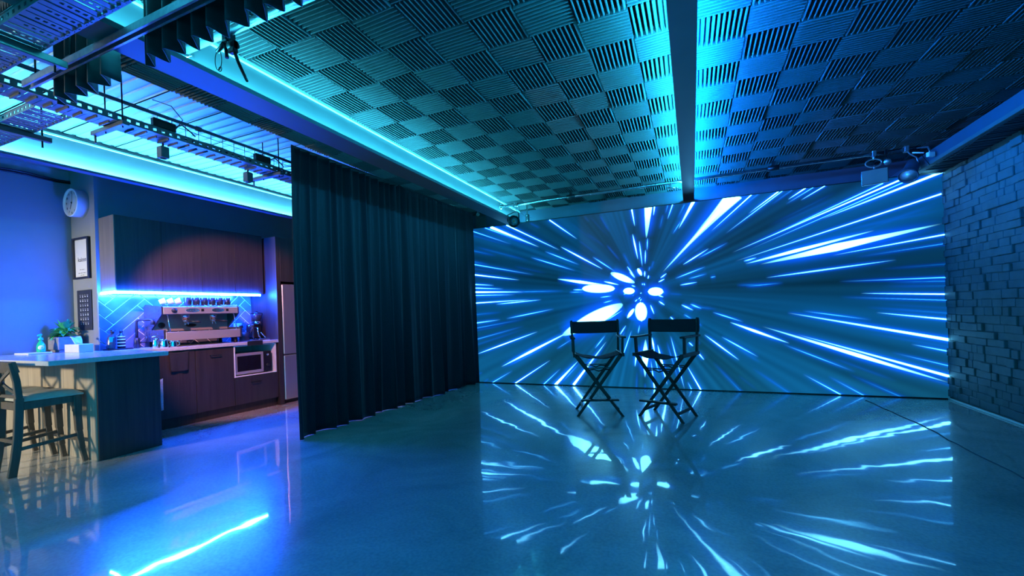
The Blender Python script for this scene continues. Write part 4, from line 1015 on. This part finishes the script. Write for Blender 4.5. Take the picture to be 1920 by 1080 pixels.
    me.polygons.add(len(fs)); me.polygons.foreach_set('loop_start', (np.arange(len(fs))*4).astype(np.int32))
    me.update(calc_edges=True)
    at = me.attributes.new('picture', 'FLOAT_COLOR', 'POINT')
    at.data.foreach_set('color', np.concatenate([colr, np.ones((nz, nx, 1))], -1).reshape(-1).astype(np.float32))
    m, nt, b = nmat('led_screen')
    a = nt.nodes.new('ShaderNodeAttribute'); a.attribute_name = 'picture'
    nt.links.new(a.outputs['Color'], b.inputs['Emission Color']); b.inputs['Emission Strength'].default_value = SCREEN
    b.inputs['Base Color'].default_value = (0.01, 0.01, 0.012, 1); b.inputs['Roughness'].default_value = 0.55
    me.materials.append(m)
    o = bpy.data.objects.new('screen', me); col.objects.link(o); o.parent = t
    part(MB().box(x0-0.004, x1+0.002, Y+0.002, Y+0.10, 0.004, z1+0.012), 'cabinet', M['black'], t)
    part(MB().box(x0, x1+0.002, Y-0.006, Y+0.002, 0.0, 0.012), 'base_rail', M['blackmetal'], t)
SCREEN = 1.0
video_wall()

# ------------------------------------------------------------------ stage curtain on its track
def curtain():
    ny, nz = 760, 46
    y0, y1 = 3.035, 6.505
    r = np.random.default_rng(21)
    s = np.linspace(0, 1, ny); zz = np.linspace(2.966, 0.004, nz)
    warp = np.cumsum(0.6+0.8*np.interp(s, np.linspace(0, 1, 30), r.uniform(0, 1, 30))); warp /= warp[-1]
    fine = np.sin(2*np.pi*30*warp+1.0)+0.25*np.sin(2*np.pi*61*warp)
    mid = np.sin(2*np.pi*17*warp+0.4)*np.interp(s, np.linspace(0, 1, 18), r.uniform(0.4, 1.0, 18))
    big = (np.sin(2*np.pi*7.3*warp+0.8)+0.6*np.sin(2*np.pi*4.1*warp+2))*np.interp(s, [0, 0.07, 1], [0, 1, 1])
    tang = np.cos(2*np.pi*17*warp+0.4)
    P = np.zeros((nz, ny, 3))
    for i, z in enumerate(zz):
        f = (2.93-z)/2.92
        amp_f = 0.020*(1-0.75*f); amp_m = 0.012+0.036*f; amp_b = 0.004+0.032*f**1.6
        x = -3.605+0.165*s**2+fine*amp_f*1.2+mid*amp_m*1.25+big*amp_b-0.015*f**3*(1-s)**6
        y = y0+(y1-y0)*s+0.030*f*tang*np.interp(s, [0, .03, .97, 1], [0, 1, 1, 0])+0.010*(1-f)*np.cos(2*np.pi*30*warp)*np.interp(s, [0, .02, .98, 1], [0, 1, 1, 0])
        y = y-0.02*math.sin(f*math.pi)*(1-s)**8
        zf = z+0.0015*(1+np.sin(2*np.pi*9*warp))*np.clip(f-0.9, 0, 1)*10
        P[i, :, 0] = x; P[i, :, 1] = y; P[i, :, 2] = zf
    t = thing('stage_curtain', 'floor-length black velvet curtain drawn beside the video wall', 'curtain', (-3.6, 4.75, 0))
    o = part(MB().grid(P), 'cloth', M['velvet'], t); solidify(o, 0.004)
curtain()
t = thing('curtain_track', 'slim black track in the ceiling carrying the long curtain', 'curtain track', (-3.62, 4.0, 2.97))
part(MB().box(-3.635, -3.595, 1.35, 6.60, 2.972, 3.0, 0.003), 'rail', M['blackmetal'], t)
part(MB().box(-3.585, -3.40, 6.60, 6.64, 2.965, 2.985, 0.003).box(-3.625, -3.58, 6.56, 6.64, 2.965, 2.995), 'end_bracket', M['blackmetal'], t)
part(MB().lathe([(0.030, 0), (0.030, 0.018), (0.012, 0.018), (0.012, 0.0)], (-3.36, 6.60, 2.90), (0, -1, 0), 18).box(-3.375, -3.345, 6.59, 6.60, 2.90, 2.985), 'cord_pulley', M['galv'], t)

def valance(x0, x1, label, seed, ZT):
    n = int((x1-x0)/0.004); s = np.linspace(0, 1, n); r = np.random.default_rng(seed)
    k = (x1-x0)/0.118
    ph = np.cumsum(0.75+0.5*np.interp(s, np.linspace(0, 1, 12), r.uniform(0, 1, 12))); ph = ph/ph[-1]*k*2*np.pi
    tri = 2/np.pi*np.arcsin(0.985*np.sin(ph)); over = np.cos(ph)
    P = np.zeros((14, n, 3))
    for i in range(14):
        f = i/13
        P[i, :, 0] = x0+(x1-x0)*s-0.016*np.sin(ph)*(0.5+0.5*f)
        P[i, :, 1] = 1.285+tri*(0.034+0.014*f)
        P[i, :, 2] = ZT-(ZT-2.5)*f+0.008*f*np.sin(ph*0.5)
    o = solo(MB().grid(P), 'valance', M['blackcloth'], ((x0+x1)/2, 1.285, 2.5), label, 'valance', 'black pleated valances')
    solidify(o, 0.004); return o
valance(-3.40, -2.785, 'short black pleated valance between the cable tray and the long bulkhead', 1, 2.953)
valance(-2.515, -0.12, 'longer black pleated valance crossing below the foam ceiling', 2, 2.926)
t = thing('curtain_track', 'black ceiling track carrying the pleated valances', 'curtain track', (-2.0, 1.285, 2.97))
part(MB().box(-3.44, -2.77, 1.265, 1.305, 2.955, 2.998, 0.003).box(-2.74, -0.10, 1.265, 1.305, 2.93, 2.948, 0.003), 'rail', M['blackmetal'], t)

# ------------------------------------------------------------------ director's chairs (built facing -y)
def make_director(label):
    t = thing('director_chair', label, 'chair', (0, 0, 0), 0, 'director chairs before the video wall')
    for yy, sg in ((-0.168, 1), (-0.192, -1), (0.192, 1), (0.168, -1)):
        mb = MB().bar((-0.245*sg, yy, -0.02), (0.245*sg, yy, 0.672), 0.040, 0.021, (0, 1, 0), 0.002)
        mb.v = [(p[0], p[1], max(0.0, p[2])) for p in mb.v]
        part(mb, 'leg', M['chairwood'], t)
    for s in (-1, 1):
        part(MB().box(s*0.262-0.017, s*0.262+0.017, -0.225, 0.225, 0.662, 0.700, 0.004), 'seat_rail', M['chairwood'], t)
        part(MB().bar((s*0.188, -0.170, 0.080), (s*0.188, 0.170, 0.080), 0.030, 0.020, (1, 0, 0), 0.003), 'foot_rail', M['chairwood'], t)
        part(MB().bar((s*0.266, 0.175, 0.690), (s*0.272, 0.205, 1.062), 0.024, 0.036, (0, 1, 0), 0.003), 'back_post', M['chairwood'], t)
        part(MB().bar((s*0.266, -0.150, 0.690), (s*0.270, -0.155, 0.862), 0.024, 0.040, (0, 1, 0), 0.003), 'arm_post', M['chairwood'], t)
        part(MB().box(s*0.275-0.026, s*0.275+0.026, -0.225, 0.205, 0.861, 0.881, 0.004), 'armrest', M['chairwood'], t)
    P = np.zeros((9, 21, 3))
    for i in range(9):
        for j in range(21):
            a = -1+2*j/20; b = -1+2*i/8
            P[i, j] = (a*0.250, b*0.205, 0.690-0.060*(1-a*a)*(0.92+0.08*b)+0.006*math.sin(7*a+4*b)*(1-a*a))
    o = part(MB().grid(P), 'seat', M['seatcanvas'], t, 'navy canvas seat'); solidify(o, 0.004)
    mb = MB(); P = np.zeros((9, 25, 3))
    for yy in (0.014, -0.016):
        for i in range(9):
            for j in range(25):
                a = -1+2*j/24; f = i/8
                P[i, j] = (a*0.287, 0.196+0.011*f+yy*(1.0 if abs(a) > 0.86 else 0.25)+0.012*(1-a*a)+0.004*math.sin(5*a+6*f), 0.903+0.142*f+0.004*a*a)
        mb.grid(P.copy() if yy > 0 else P[:, ::-1].copy())
    o = part(mb, 'backrest', M['canvas'], t); solidify(o, 0.003)
    part(MB().box(-0.200, 0.200, -0.258, -0.203, 0.180, 0.200, 0.004), 'footrest', M['chairwood'], t)
    for yy in (-0.18, 0.18):
        part(MB().tube([(-0.118, yy, 0.515), (-0.05, yy, 0.520), (0.0, yy, 0.500), (0.05, yy, 0.520), (0.118, yy, 0.515)], 0.007, 6)
             .bar((-0.125, yy, 0.535), (0.125, yy, 0.535), 0.012, 0.008, (0, 1, 0)), 'brace', M['blackmetal'], t)
    return t
dc = make_director('black director chair with folded navy seat, the one further from the stone wall')
dc.location = (-1.030, 4.905, 0); dc.rotation_euler = (0, 0, R(17))
dup(dc, (-0.282, 4.925, 0), R(-21), 'black director chair turned a little aside, the one nearer the stone wall')

# ------------------------------------------------------------------ cable trays, struts and hung lights
def tray_rail(mb, p0, p1, z0, z1, t=0.004, along='y', x=0.0):
    a = p0
    hz = (z1-z0)
    def bx(a0, a1, b0, b1):
        if along == 'y': mb.box(x-t/2, x+t/2, a0, a1, b0, b1)
        else: mb.box(a0, a1, x-t/2, x+t/2, b0, b1)
    bx(p0, p1, z0, z0+hz*0.30); bx(p0, p1, z1-hz*0.30, z1)
    while a < p1:
        bx(a, min(a+0.032, p1), z0+hz*0.30, z1-hz*0.30); a += 0.055
    if along == 'y': mb.box(x-0.010 if x > -3.7 else x, x if x > -3.7 else x+0.010, p0, p1, z1-0.003, z1)
    else: mb.box(p0, p1, x-0.005, x+0.005, z1-0.003, z1)

TZ = 2.660
t = thing('cable_tray', 'long perforated cable tray running below the ribbed ceiling toward the curtain', 'cable tray', (-3.86, 2.6, TZ))
for x in (-3.765, -3.962):
    mb = MB(); tray_rail(mb, 0.78, 6.6, TZ, TZ+0.050, 0.004, 'y', x); part(mb, 'side_rail', M['tray'], t)
mb = MB(); y = 0.79; k = 0
while y < 6.55:
    st_ = 0.080 if k % 2 else 0.068
    mb.box(-3.960, -3.767, y, y+st_-0.004, TZ, TZ+0.003)
    mb.box(-3.938 if k % 3 else -3.95, -3.790 if k % 2 else -3.82, y+0.040, y+0.047, TZ-0.013, TZ)
    y += st_; k += 1
part(mb, 'base_rungs', M['tray'], t)
for (x, y) in ((-3.752, 1.77), (-3.975, 1.77), (-3.752, 3.04), (-3.975, 3.04), (-3.752, 4.6), (-3.975, 4.6)):
    part(MB().tube([(x, y, TZ-0.045), (x, y, CZ)], 0.005, 6), 'hanger_rod', M['blackmetal'], t)
for y in (1.77, 3.04, 4.6):
    part(MB().box(-4.14, -3.71, y-0.021, y+0.021, TZ-0.032, TZ-0.002, 0.002).tube([(-4.12, y, TZ-0.088), (-4.12, y, TZ-0.03)], 0.007, 6), 'support_bracket', M['tray'], t)

t = thing('wire_basket_tray', 'thin wire basket and its dark conduit above the long cable tray', 'cable tray', (-3.77, 2.6, 2.72))
part(MB().tube([(-3.770, 0.8, 2.812), (-3.770, 3.4, 2.812), (-3.770, 6.5, 2.812)], 0.014, 8), 'conduit', M['navy'], t)
mb = MB(); y = 2.0
while y < 6.4:
    mb.tube([(-3.770, y, 2.811), (-3.770, y, 2.718), (-3.95, y, 2.718), (-3.95, y, 2.765)], 0.0022, 4); y += 0.10
for x, z in ((-3.770, 2.765), (-3.81, 2.718), (-3.86, 2.718), (-3.91, 2.718), (-3.95, 2.765)):
    mb.tube([(x, 2.0, z), (x, 6.35, z)], 0.0022, 4)
part(mb, 'basket_wires', M['blackmetal'], t)
for y in (1.42, 2.3, 3.75): part(MB().lathe([(0.020, -0.02), (0.020, 0.02)], (-3.770, y, 2.812), (0, 1, 0), 10), 'coupling', M['navy'], t)
mb = MB(); rr = random.Random(12)
for k in range(5):
    pts = [(-3.845-0.020*k+0.008*math.sin(1.3*i+k), 2.25+0.15*i, 2.726+0.02*abs(math.sin(0.9*i+1.7*k))) for i in range(27)]
    mb.tube(pts, 0.0045, 5)
mb.tube([(-3.86, 2.15, 2.73), (-3.82, 2.21, 2.86), (-3.84, 2.14, 2.95), (-3.96, 2.07, 3.0)], 0.004, 6)
solo(mb, 'cables', M['black'], (-3.86, 3.0, 2.72), 'loose black cables lying in the wire basket', 'cables', None)['kind'] = 'stuff'
for (x, y, lab) in ((-3.80, 2.06, 'small dark power box on the cable tray nearer the valance'), (-3.80, 2.90, 'small dark power box on the cable tray nearer the curtain')):
    t = thing('power_box', lab, 'power box', (x, y, 2.712), 0, 'power boxes on the cable tray')
    part(MB().box(x-0.025, x+0.02, y-0.08, y+0.08, 2.722, 2.790, 0.006), 'case', M['black'], t)
    part(MB().tube([(x, y+0.08, 2.77), (x+0.02, y+0.12, 2.80), (x+0.025, y+0.18, 2.765), (x, y+0.23, 2.75)], 0.006, 6), 'lead', M['black'], t)
for (y, lab) in ((2.125, 'small black square spotlight hanging under the cable tray by the valance side'), (2.85, 'small black spotlight hanging under the cable tray by the curtain side')):
    t = thing('spotlight', lab, 'spotlight', (-3.94, y, 2.62), 0, 'small spotlights under the cable tray')
    part(MB().box(-3.975, -3.91, y-0.03, y+0.03, 2.540, 2.632, 0.004), 'body', M['board'], t)
    part(MB().tube([(-3.942, y, 2.63), (-3.942, y, 2.662)], 0.008, 8), 'stem', M['blackmetal'], t)
    part(MB().lathe([(0.022, 0), (0.022, 0.003), (0, 0.003)], (-3.942, y, 2.537), (0, 0, 1), 16), 'lens', M['glass_dark'], t)

def cross_tray(x0, x1, y0, y1, label, z=TZ+0.052):
    t = thing('cable_tray', label, 'cable tray', ((x0+x1)/2, (y0+y1)/2, z))
    for yy in (y0, y1):
        mb = MB(); tray_rail(mb, x0, x1, z, z+0.048, 0.004, 'x', yy); part(mb, 'side_rail', M['tray'], t)
    mb = MB(); x = x0+0.005; k = 0
    while x < x1-0.05:
        if k % 2:
            mb.box(x, x+0.052, y0+0.002, y0+0.030, z, z+0.003).box(x, x+0.052, y1-0.020, y1-0.002, z, z+0.003)
            mb.box(x, x+0.020, y0+0.030, y1-0.020, z, z+0.003).box(x+0.036, x+0.052, y0+0.030, y1-0.020, z, z+0.003)
            for q in range(5): mb.box(x+0.020, x+0.036, y0+0.03+q*0.026, y0+0.041+q*0.026, z, z+0.003)
        else: mb.box(x, x+0.034, y0+0.002, y1-0.002, z, z+0.003)
        mb.box(x+0.004, x+0.030, y1-0.016, y1-0.012, z-0.007, z)
        x += 0.060 if k % 2 else 0.048; k += 1
    part(mb, 'base_rungs', M['tray'], t)
    return t
Z1 = 2.588
cross_tray(-3.745, -1.2, 0.917, 1.086, 'perforated cable tray crossing overhead in front of the valances', Z1)
cross_tray(-5.2, -3.985, 1.402, 1.584, 'perforated cable tray branching from the long tray toward the kitchen wall', 2.660)
t = thing('support_strut', 'steel strut under the cable tray in front of the valances', 'strut', (-3.015, 0.95, 2.55))
part(MB().box(-3.035, -2.995, 0.55, 1.185, 2.548, 2.585, 0.003), 'channel', M['tray'], t)
for yy in (1.14, 0.73): part(MB().tube([(-3.015, yy, 2.51), (-3.015, yy, CZ)], 0.005, 6), 'hanger_rod', M['blackmetal'], t)
t = thing('support_strut', 'steel strut under the branching tray near the kitchen bulkhead', 'strut', (-4.54, 1.4, 2.62))
part(MB().box(-4.570, -4.530, 1.20, 1.685, 2.620, 2.656, 0.003), 'channel', M['tray'], t)
for yy in (1.635, 1.30): part(MB().tube([(-4.55, yy, 2.57), (-4.55, yy, CZ)], 0.006, 6), 'hanger_rod', M['blackmetal'], t)
t = thing('strut_channel', 'long slotted steel channel slung just in front of the pleated valances', 'channel', (-2.4, 1.21, 2.6))
mb = MB().box(-3.53, -0.9, 1.190, 1.193, 2.585, 2.622).box(-3.53, -0.9, 1.227, 1.230, 2.585, 2.622).box(-3.53, -0.9, 1.190, 1.230, 2.619, 2.622) \
        .box(-3.53, -0.9, 1.190, 1.200, 2.585, 2.588).box(-3.53, -0.9, 1.220, 1.230, 2.585, 2.588)
part(mb, 'channel', M['galv'], t)
for x in (-3.42, -3.03, -2.10): part(MB().tube([(x, 1.21, 2.622), (x, 1.21, CZ)], 0.005, 6).box(x-0.02, x+0.02, 1.195, 1.225, 2.622, 2.634), 'hanger', M['blackmetal'], t)

# lighting pipe just beyond the valances, with its grip arm
t = thing('lighting_pipe', 'steel lighting pipe bolted to the long bulkhead just beyond the valances', 'pipe', (-1.6, 1.60, 2.80))
part(MB().tube([(-2.742, 1.60, 2.80), (-0.08, 1.60, 2.80)], 0.022, 14), 'pipe', M['galv'], t)
part(MB().lathe([(0.060, 0), (0.060, 0.010), (0.034, 0.016), (0.034, 0.045), (0.024, 0.045)], (-2.743, 1.60, 2.80), (1, 0, 0), 24), 'flange', M['chrome'], t)
t = thing('grip_arm', 'black grip arm clamped to the lighting pipe, its long rod pointing down', 'grip arm', (-2.33, 1.60, 2.77))
part(MB().box(-2.352, -2.312, 1.57, 1.63, 2.735, 2.825, 0.006).tube([(-2.345, 1.59, 2.75), (-2.40, 1.60, 2.728), (-2.43, 1.60, 2.715)], 0.012, 8), 'clamp', M['blackmetal'], t)
part(MB().lathe([(0.022, -0.025), (0.022, 0.025)], (-2.300, 1.60, 2.712), (1, 0, 0), 14).box(-2.325, -2.275, 1.585, 1.615, 2.67, 2.74, 0.005), 'knuckle', M['blackmetal'], t)
part(MB().tube([(-2.31, 1.60, 2.73), (-2.255, 1.60, 2.60), (-2.195, 1.60, 2.492)], [0.010, 0.009, 0.007], 8), 'rod', M['blackmetal'], t)
part(MB().tube([(-2.36, 1.60, 2.74), (-2.352, 1.60, 2.66)], 0.010, 8), 'spigot', M['blackmetal'], t)
mb = MB()
pts = [(-2.425+0.028*math.cos(a)*(1 if a < math.pi else 1), 1.60, 2.665+0.055*math.sin(a)) for a in [2*math.pi*k/24 for k in range(25)]]
mb.tube(pts, 0.0022, 5, False)
mb.tube([(-2.412+0.013*math.cos(2*math.pi*k/14), 1.60, 2.612+0.013*math.sin(2*math.pi*k/14)) for k in range(15)], 0.0022, 5, False)
part(mb, 'safety_cable', M['blackmetal'], t)

# lighting pipe in front of the video wall
RY, RZ = 6.18, 2.865
t = thing('lighting_pipe', 'long dark lighting pipe slung in front of the video wall top', 'pipe', (0.0, RY, RZ))
part(MB().tube([(-2.742, RY, RZ), (-1.4, RY, RZ), (2.395, RY, RZ)], 0.021, 14), 'pipe', M['darkpipe'], t)
part(MB().lathe([(0.045, 0), (0.045, 0.008), (0.026, 0.014), (0.026, 0.03)], (-2.744, RY, RZ), (1, 0, 0), 20), 'flange', M['chrome'], t)
for x in (-1.60, 0.98):
    part(MB().lathe([(0.034, -0.06), (0.034, 0.06)], (x, RY, RZ), (1, 0, 0), 14).box(x-0.02, x+0.02, RY-0.02, RY+0.02, RZ, CZ-0.02, 0.003), 'joint_clamp', M['blackmetal'], t)
part(MB().box(-0.235, -0.205, RY-0.02, RY+0.02, RZ-0.075, RZ+0.02, 0.004).tube([(-0.26, RY-0.01, RZ-0.07), (-0.16, RY-0.02, RZ-0.085)], 0.014, 8).lathe([(0.02, 0), (0.016, 0.02)], (-0.15, RY-0.02, RZ-0.085), (1, 0, 0), 10), 'loose_clamp', M['chrome'], t, 'bright loose clamp near the beam')

def aim_frame(d):
    d = Vector(d).normalized(); return d
# round lamp by the long bulkhead
c0 = Vector((-2.475, 6.05, 2.575)); ax = Vector((0.50, -0.86, -0.10)).normalized()
t = thing('stage_lamp', 'round black stage lamp hanging from the pipe beside the long bulkhead', 'stage lamp', (-2.47, RY, 2.5))
mb = MB().lathe([(0.0, -0.16), (0.062, -0.155), (0.070, -0.14), (0.070, -0.10), (0.076, -0.098), (0.076, -0.088), (0.070, -0.086), (0.070, -0.07), (0.076, -0.068), (0.076, -0.058), (0.070, -0.056), (0.072, -0.02), (0.092, 0.0), (0.092, 0.03), (0.085, 0.03), (0.072, 0.012)], c0, ax, 28)
h = part(mb, 'housing', M['blackmetal'], t)
part(MB().lathe([(0.072, 0.012), (0.062, 0.016), (0.058, 0.016), (0.0, 0.014)], c0, ax, 26), 'lens', M['glass_dark'], h)
part(MB().lathe([(0.042, 0.0165), (0.030, 0.0175), (0.014, 0.018)], c0, ax, 22), 'reflector_ring', M['board'], h)
part(MB().lathe([(0.013, 0.018), (0.010, 0.021), (0.0, 0.022)], c0, ax, 16), 'bulb', M['amber'], h, 'orange centre of the lamp')
sd_ = ax.cross(Vector((0, 0, 1))).normalized()
yb_ = c0-ax*0.05
part(MB().tube([yb_+sd_*0.086, yb_+sd_*0.09+Vector((0, 0, 0.10)), Vector((-2.475, RY-0.02, 2.745))+sd_*0.03, Vector((-2.475, RY-0.02, 2.745))-sd_*0.03, yb_-sd_*0.09+Vector((0, 0, 0.10)), yb_-sd_*0.086], 0.009, 6), 'yoke', M['blackmetal'], t)
part(MB().box(-2.497, -2.453, RY-0.035, RY+0.035, 2.835, 2.895, 0.005).tube([(-2.475, RY-0.02, 2.74), (-2.475, RY, 2.85)], 0.011, 8).tube([(-2.50, RY-0.03, 2.86), (-2.53, RY-0.04, 2.80)], 0.008, 6), 'hook_clamp', M['chrome'], t)
part(MB().tube([(-2.44, RY, 2.85), (-2.41, RY-0.01, 2.74), (-2.33, RY-0.02, 2.66), (-2.25, RY+0.05, 2.64)], 0.003, 5), 'safety_cable', M['blackmetal'], t)
t = thing('cable_box', 'small junction box with bright plugs at the end of the long bulkhead', 'junction box', (-2.46, 6.85, 2.7))
part(MB().box(-2.49, -2.44, 6.60, 6.66, 2.66, 2.80, 0.004), 'case', M['enamel'], t)
for z in (2.69, 2.73, 2.77): part(MB().lathe([(0.012, 0), (0.012, 0.02), (0.007, 0.03)], (-2.455, 6.60, z), (0.3, -1, 0), 10), 'plug', M['chrome'], t)
part(MB().tube([(-2.46, 6.61, 2.66), (-2.43, 6.58, 2.655), (-2.38, 6.57, 2.665)], 0.012, 6).box(-2.475, -2.455, 6.62, 6.64, 2.80, CZ), 'lead', M['chrome'], t)

# square panel light
t = thing('panel_light', 'square grey panel light hanging from the pipe near the stone wall', 'panel light', (1.985, RY, 2.5))
nrm = Vector((-0.28, -0.955, -0.06)).normalized(); U = nrm.cross(Vector((0, 0, 1))).normalized(); V = U.cross(nrm).normalized()
if V.z < 0: V = -V
pc = Vector((1.955, 6.10, 2.585))
part(MB().obox(pc, U, nrm, V, 0.118, 0.016, 0.084, 0.004), 'case', M['enamel'], t)
part(MB().obox(pc+nrm*0.017, U, nrm, V, 0.112, 0.003, 0.078, 0.001), 'diffuser', M['diffuser'], t, 'frosted grey diffuser')
bk = MB().tube([pc+V*0.084, pc+V*0.125], 0.010, 8)
ring = [Vector((1.965+0.075*math.cos(a), RY-0.03, 2.755+0.045*math.sin(a))) for a in [2*math.pi*k/20 for k in range(21)]]
bk.tube(ring, 0.008, 6, False)
bk.tube([Vector((1.97, RY-0.03, 2.795)), Vector((1.975, RY, RZ))], 0.012, 8)
part(bk, 'yoke', M['galv'], t)
part(MB().box(1.958, 1.998, RY-0.03, RY+0.03, RZ-0.03, RZ+0.035, 0.005), 'hook_clamp', M['galv'], t)

# can lamp
c0 = Vector((2.225, 6.02, 2.535)); ax = Vector((-0.42, -0.62, -0.66)).normalized()
t = thing('can_lamp', 'navy can lamp with a silver reflector at the stone wall end of the pipe', 'stage lamp', (2.25, RY, 2.5))
h = part(MB().lathe([(0.0, -0.27), (0.05, -0.265), (0.062, -0.24), (0.066, -0.10), (0.070, -0.02), (0.086, 0.0), (0.086, 0.02), (0.079, 0.02), (0.066, -0.015)], c0, ax, 28), 'housing', M['navy'], t)
part(MB().lathe([(0.076, 0.004), (0.055, -0.012), (0.03, -0.026), (0.0, -0.032)], c0, ax, 26), 'reflector', M['reflector'], h)
part(MB().lathe([(0.016, -0.03), (0.017, -0.01), (0.010, 0.002), (0, 0.004)], c0, ax, 14), 'bulb', M['cream'], h)
part(MB().tube([c0-ax*0.12+Vector((0.075, 0, 0)), (2.33, 6.10, 2.74), (2.30, RY-0.02, 2.80), (2.27, RY, RZ)], 0.008, 6), 'yoke', M['galv'], t)
part(MB().box(2.25, 2.29, RY-0.03, RY+0.03, RZ-0.03, RZ+0.035, 0.005), 'hook_clamp', M['galv'], t)
t = thing('pin_spot', 'tiny round pin spot between the panel light and the can lamp', 'spotlight', (2.10, RY, 2.7))
part(MB().lathe([(0.0, -0.07), (0.026, -0.06), (0.030, 0.0), (0.034, 0.0), (0.034, 0.012), (0.0, 0.010)], (2.075, 6.10, 2.735), (-0.3, -0.9, -0.3), 20), 'housing', M['galv'], t)
part(MB().tube([(2.078, 6.12, 2.77), (2.085, RY, RZ)], 0.007, 6).box(2.07, 2.10, RY-0.028, RY+0.028, RZ-0.028, RZ+0.03, 0.004), 'bracket', M['blackmetal'], t)
t = thing('flood_light', 'small pale flood light tucked into the corner by the stone wall', 'flood light', (2.36, 6.02, 2.68))
part(MB().obox((2.352, 5.86, 2.690), Vector((0.9, 0.43, 0)).normalized(), Vector((-0.43, 0.9, 0)).normalized(), (0, 0, 1), 0.035, 0.018, 0.024, 0.004), 'case', M['white'], t)
part(MB().tube([(2.352, 5.86, 2.71), (2.37, 5.95, 2.80), (2.36, RY, RZ)], 0.008, 6), 'arm', M['galv'], t)
part(MB().tube([(2.31, RY-0.04, 2.81), (2.385, RY-0.10, 2.775)], 0.008, 8), 'tube_lamp', M['cream'], t, 'short pale tube')
mb = MB(); pts = []
for k in range(26):
    f = k/25; pts.append((2.38+0.02*math.sin(f*3), 5.95-1.9*f, 2.60-0.028*math.sin(f*math.pi*2)-0.012*math.sin(9*f)))
pts = [(2.37, RY, 2.845)]+pts
mb.tube(pts, 0.0035, 5)
solo(mb, 'cable', M['blackmetal'], (2.38, 5.0, 2.6), 'thin cable drooping below the dark boxed bulkhead', 'cable')
pts = [(1.851, 6.27), (1.90, 5.7), (1.935, 5.05), (1.925, 4.56), (1.93, 3.8), (1.97, 3.2), (2.05, 2.6)]
P = []
for i in range(len(pts)-1):
    for k in range(6):
        f = k/6; P.append((pts[i][0]*(1-f)+pts[i+1][0]*f+0.008*math.sin(3*i+f*6), pts[i][1]*(1-f)+pts[i+1][1]*f, 0.0035))
solo(MB().tube(P, 0.0033, 6), 'cable', M['navy'], (1.93, 4.6, 0), 'thin dark cable lying on the floor near the stone wall', 'cable')

# ------------------------------------------------------------------ light and camera
strength('cyan_strip', 360); strength('teal_strip', 560); strength('fill_strip', 40); strength('blue_strip', 1500); strength('cab_strip', 1100); strength('beam_strip', 640)
w = bpy.data.worlds.new('studio'); scene.world = w; w.use_nodes = True
wb = w.node_tree.nodes['Background']; wb.inputs['Color'].default_value = (0.001, 0.42, 0.74, 1); wb.inputs['Strength'].default_value = 1.55

def spot(name, loc, to, color, power, angle, blend, size):
    l = bpy.data.lights.new(name, 'SPOT'); l.color = color; l.energy = power; l.spot_size = R(angle); l.spot_blend = blend; l.shadow_soft_size = size
    o = bpy.data.objects.new(name, l); col.objects.link(o); o.location = loc
    o.rotation_euler = (Vector(to)-Vector(loc)).to_track_quat('-Z', 'Y').to_euler(); return o
spot('warm_room_lamp', (-6.45, -1.8, 1.75), (-5.95, 2.2, 0.95), (1.0, 0.86, 0.60), 640, 50, 0.8, 0.16)
spot('warm_room_lamp', (-6.3, -1.8, 1.75), (-3.7, 1.7, 2.6), (1.0, 0.84, 0.58), 330, 34, 0.9, 0.06)
spot('pink_stage_lamp', (-3.942, 2.125, 2.52), kw(0.88, 0.0, 1.22), (1.0, 0.40, 0.46), 240, 54, 0.4, 0.02)

cam = bpy.data.cameras.new('camera'); co = bpy.data.objects.new('camera', cam); col.objects.link(co)
cam.sensor_fit = 'HORIZONTAL'; cam.sensor_width = 36.0; cam.lens = 36.0*801/1920
cam.shift_x = 0.0; cam.shift_y = 46.6/1920
yaw = R(22.9); th = math.atan(0.0344)
h = Vector((math.cos(yaw), math.sin(yaw), 0)); v = Vector((0, 0, 1)); fw = Vector((-math.sin(yaw), math.cos(yaw), 0))
r_ = h*math.cos(th)-v*math.sin(th); u_ = h*math.sin(th)+v*math.cos(th)
mt4 = Matrix((r_, u_, -fw)).transposed().to_4x4(); mt4.translation = Vector((0, 0, 1.18))
co.matrix_world = mt4; cam.clip_start = 0.02; cam.clip_end = 60
scene.camera = co
scene.view_settings.view_transform = 'Standard'; scene.view_settings.look = 'None'
scene.view_settings.gamma = 1.0; scene.view_settings.exposure = 0.45; scene.view_settings.use_curve_mapping = False
scene.cycles.use_denoising = True
scene.cycles.sample_clamp_indirect = 6.0
scene.cycles.max_bounces = 10; scene.cycles.diffuse_bounces = 5; scene.cycles.glossy_bounces = 4
scene.cycles.caustics_reflective = False; scene.cycles.caustics_refractive = False
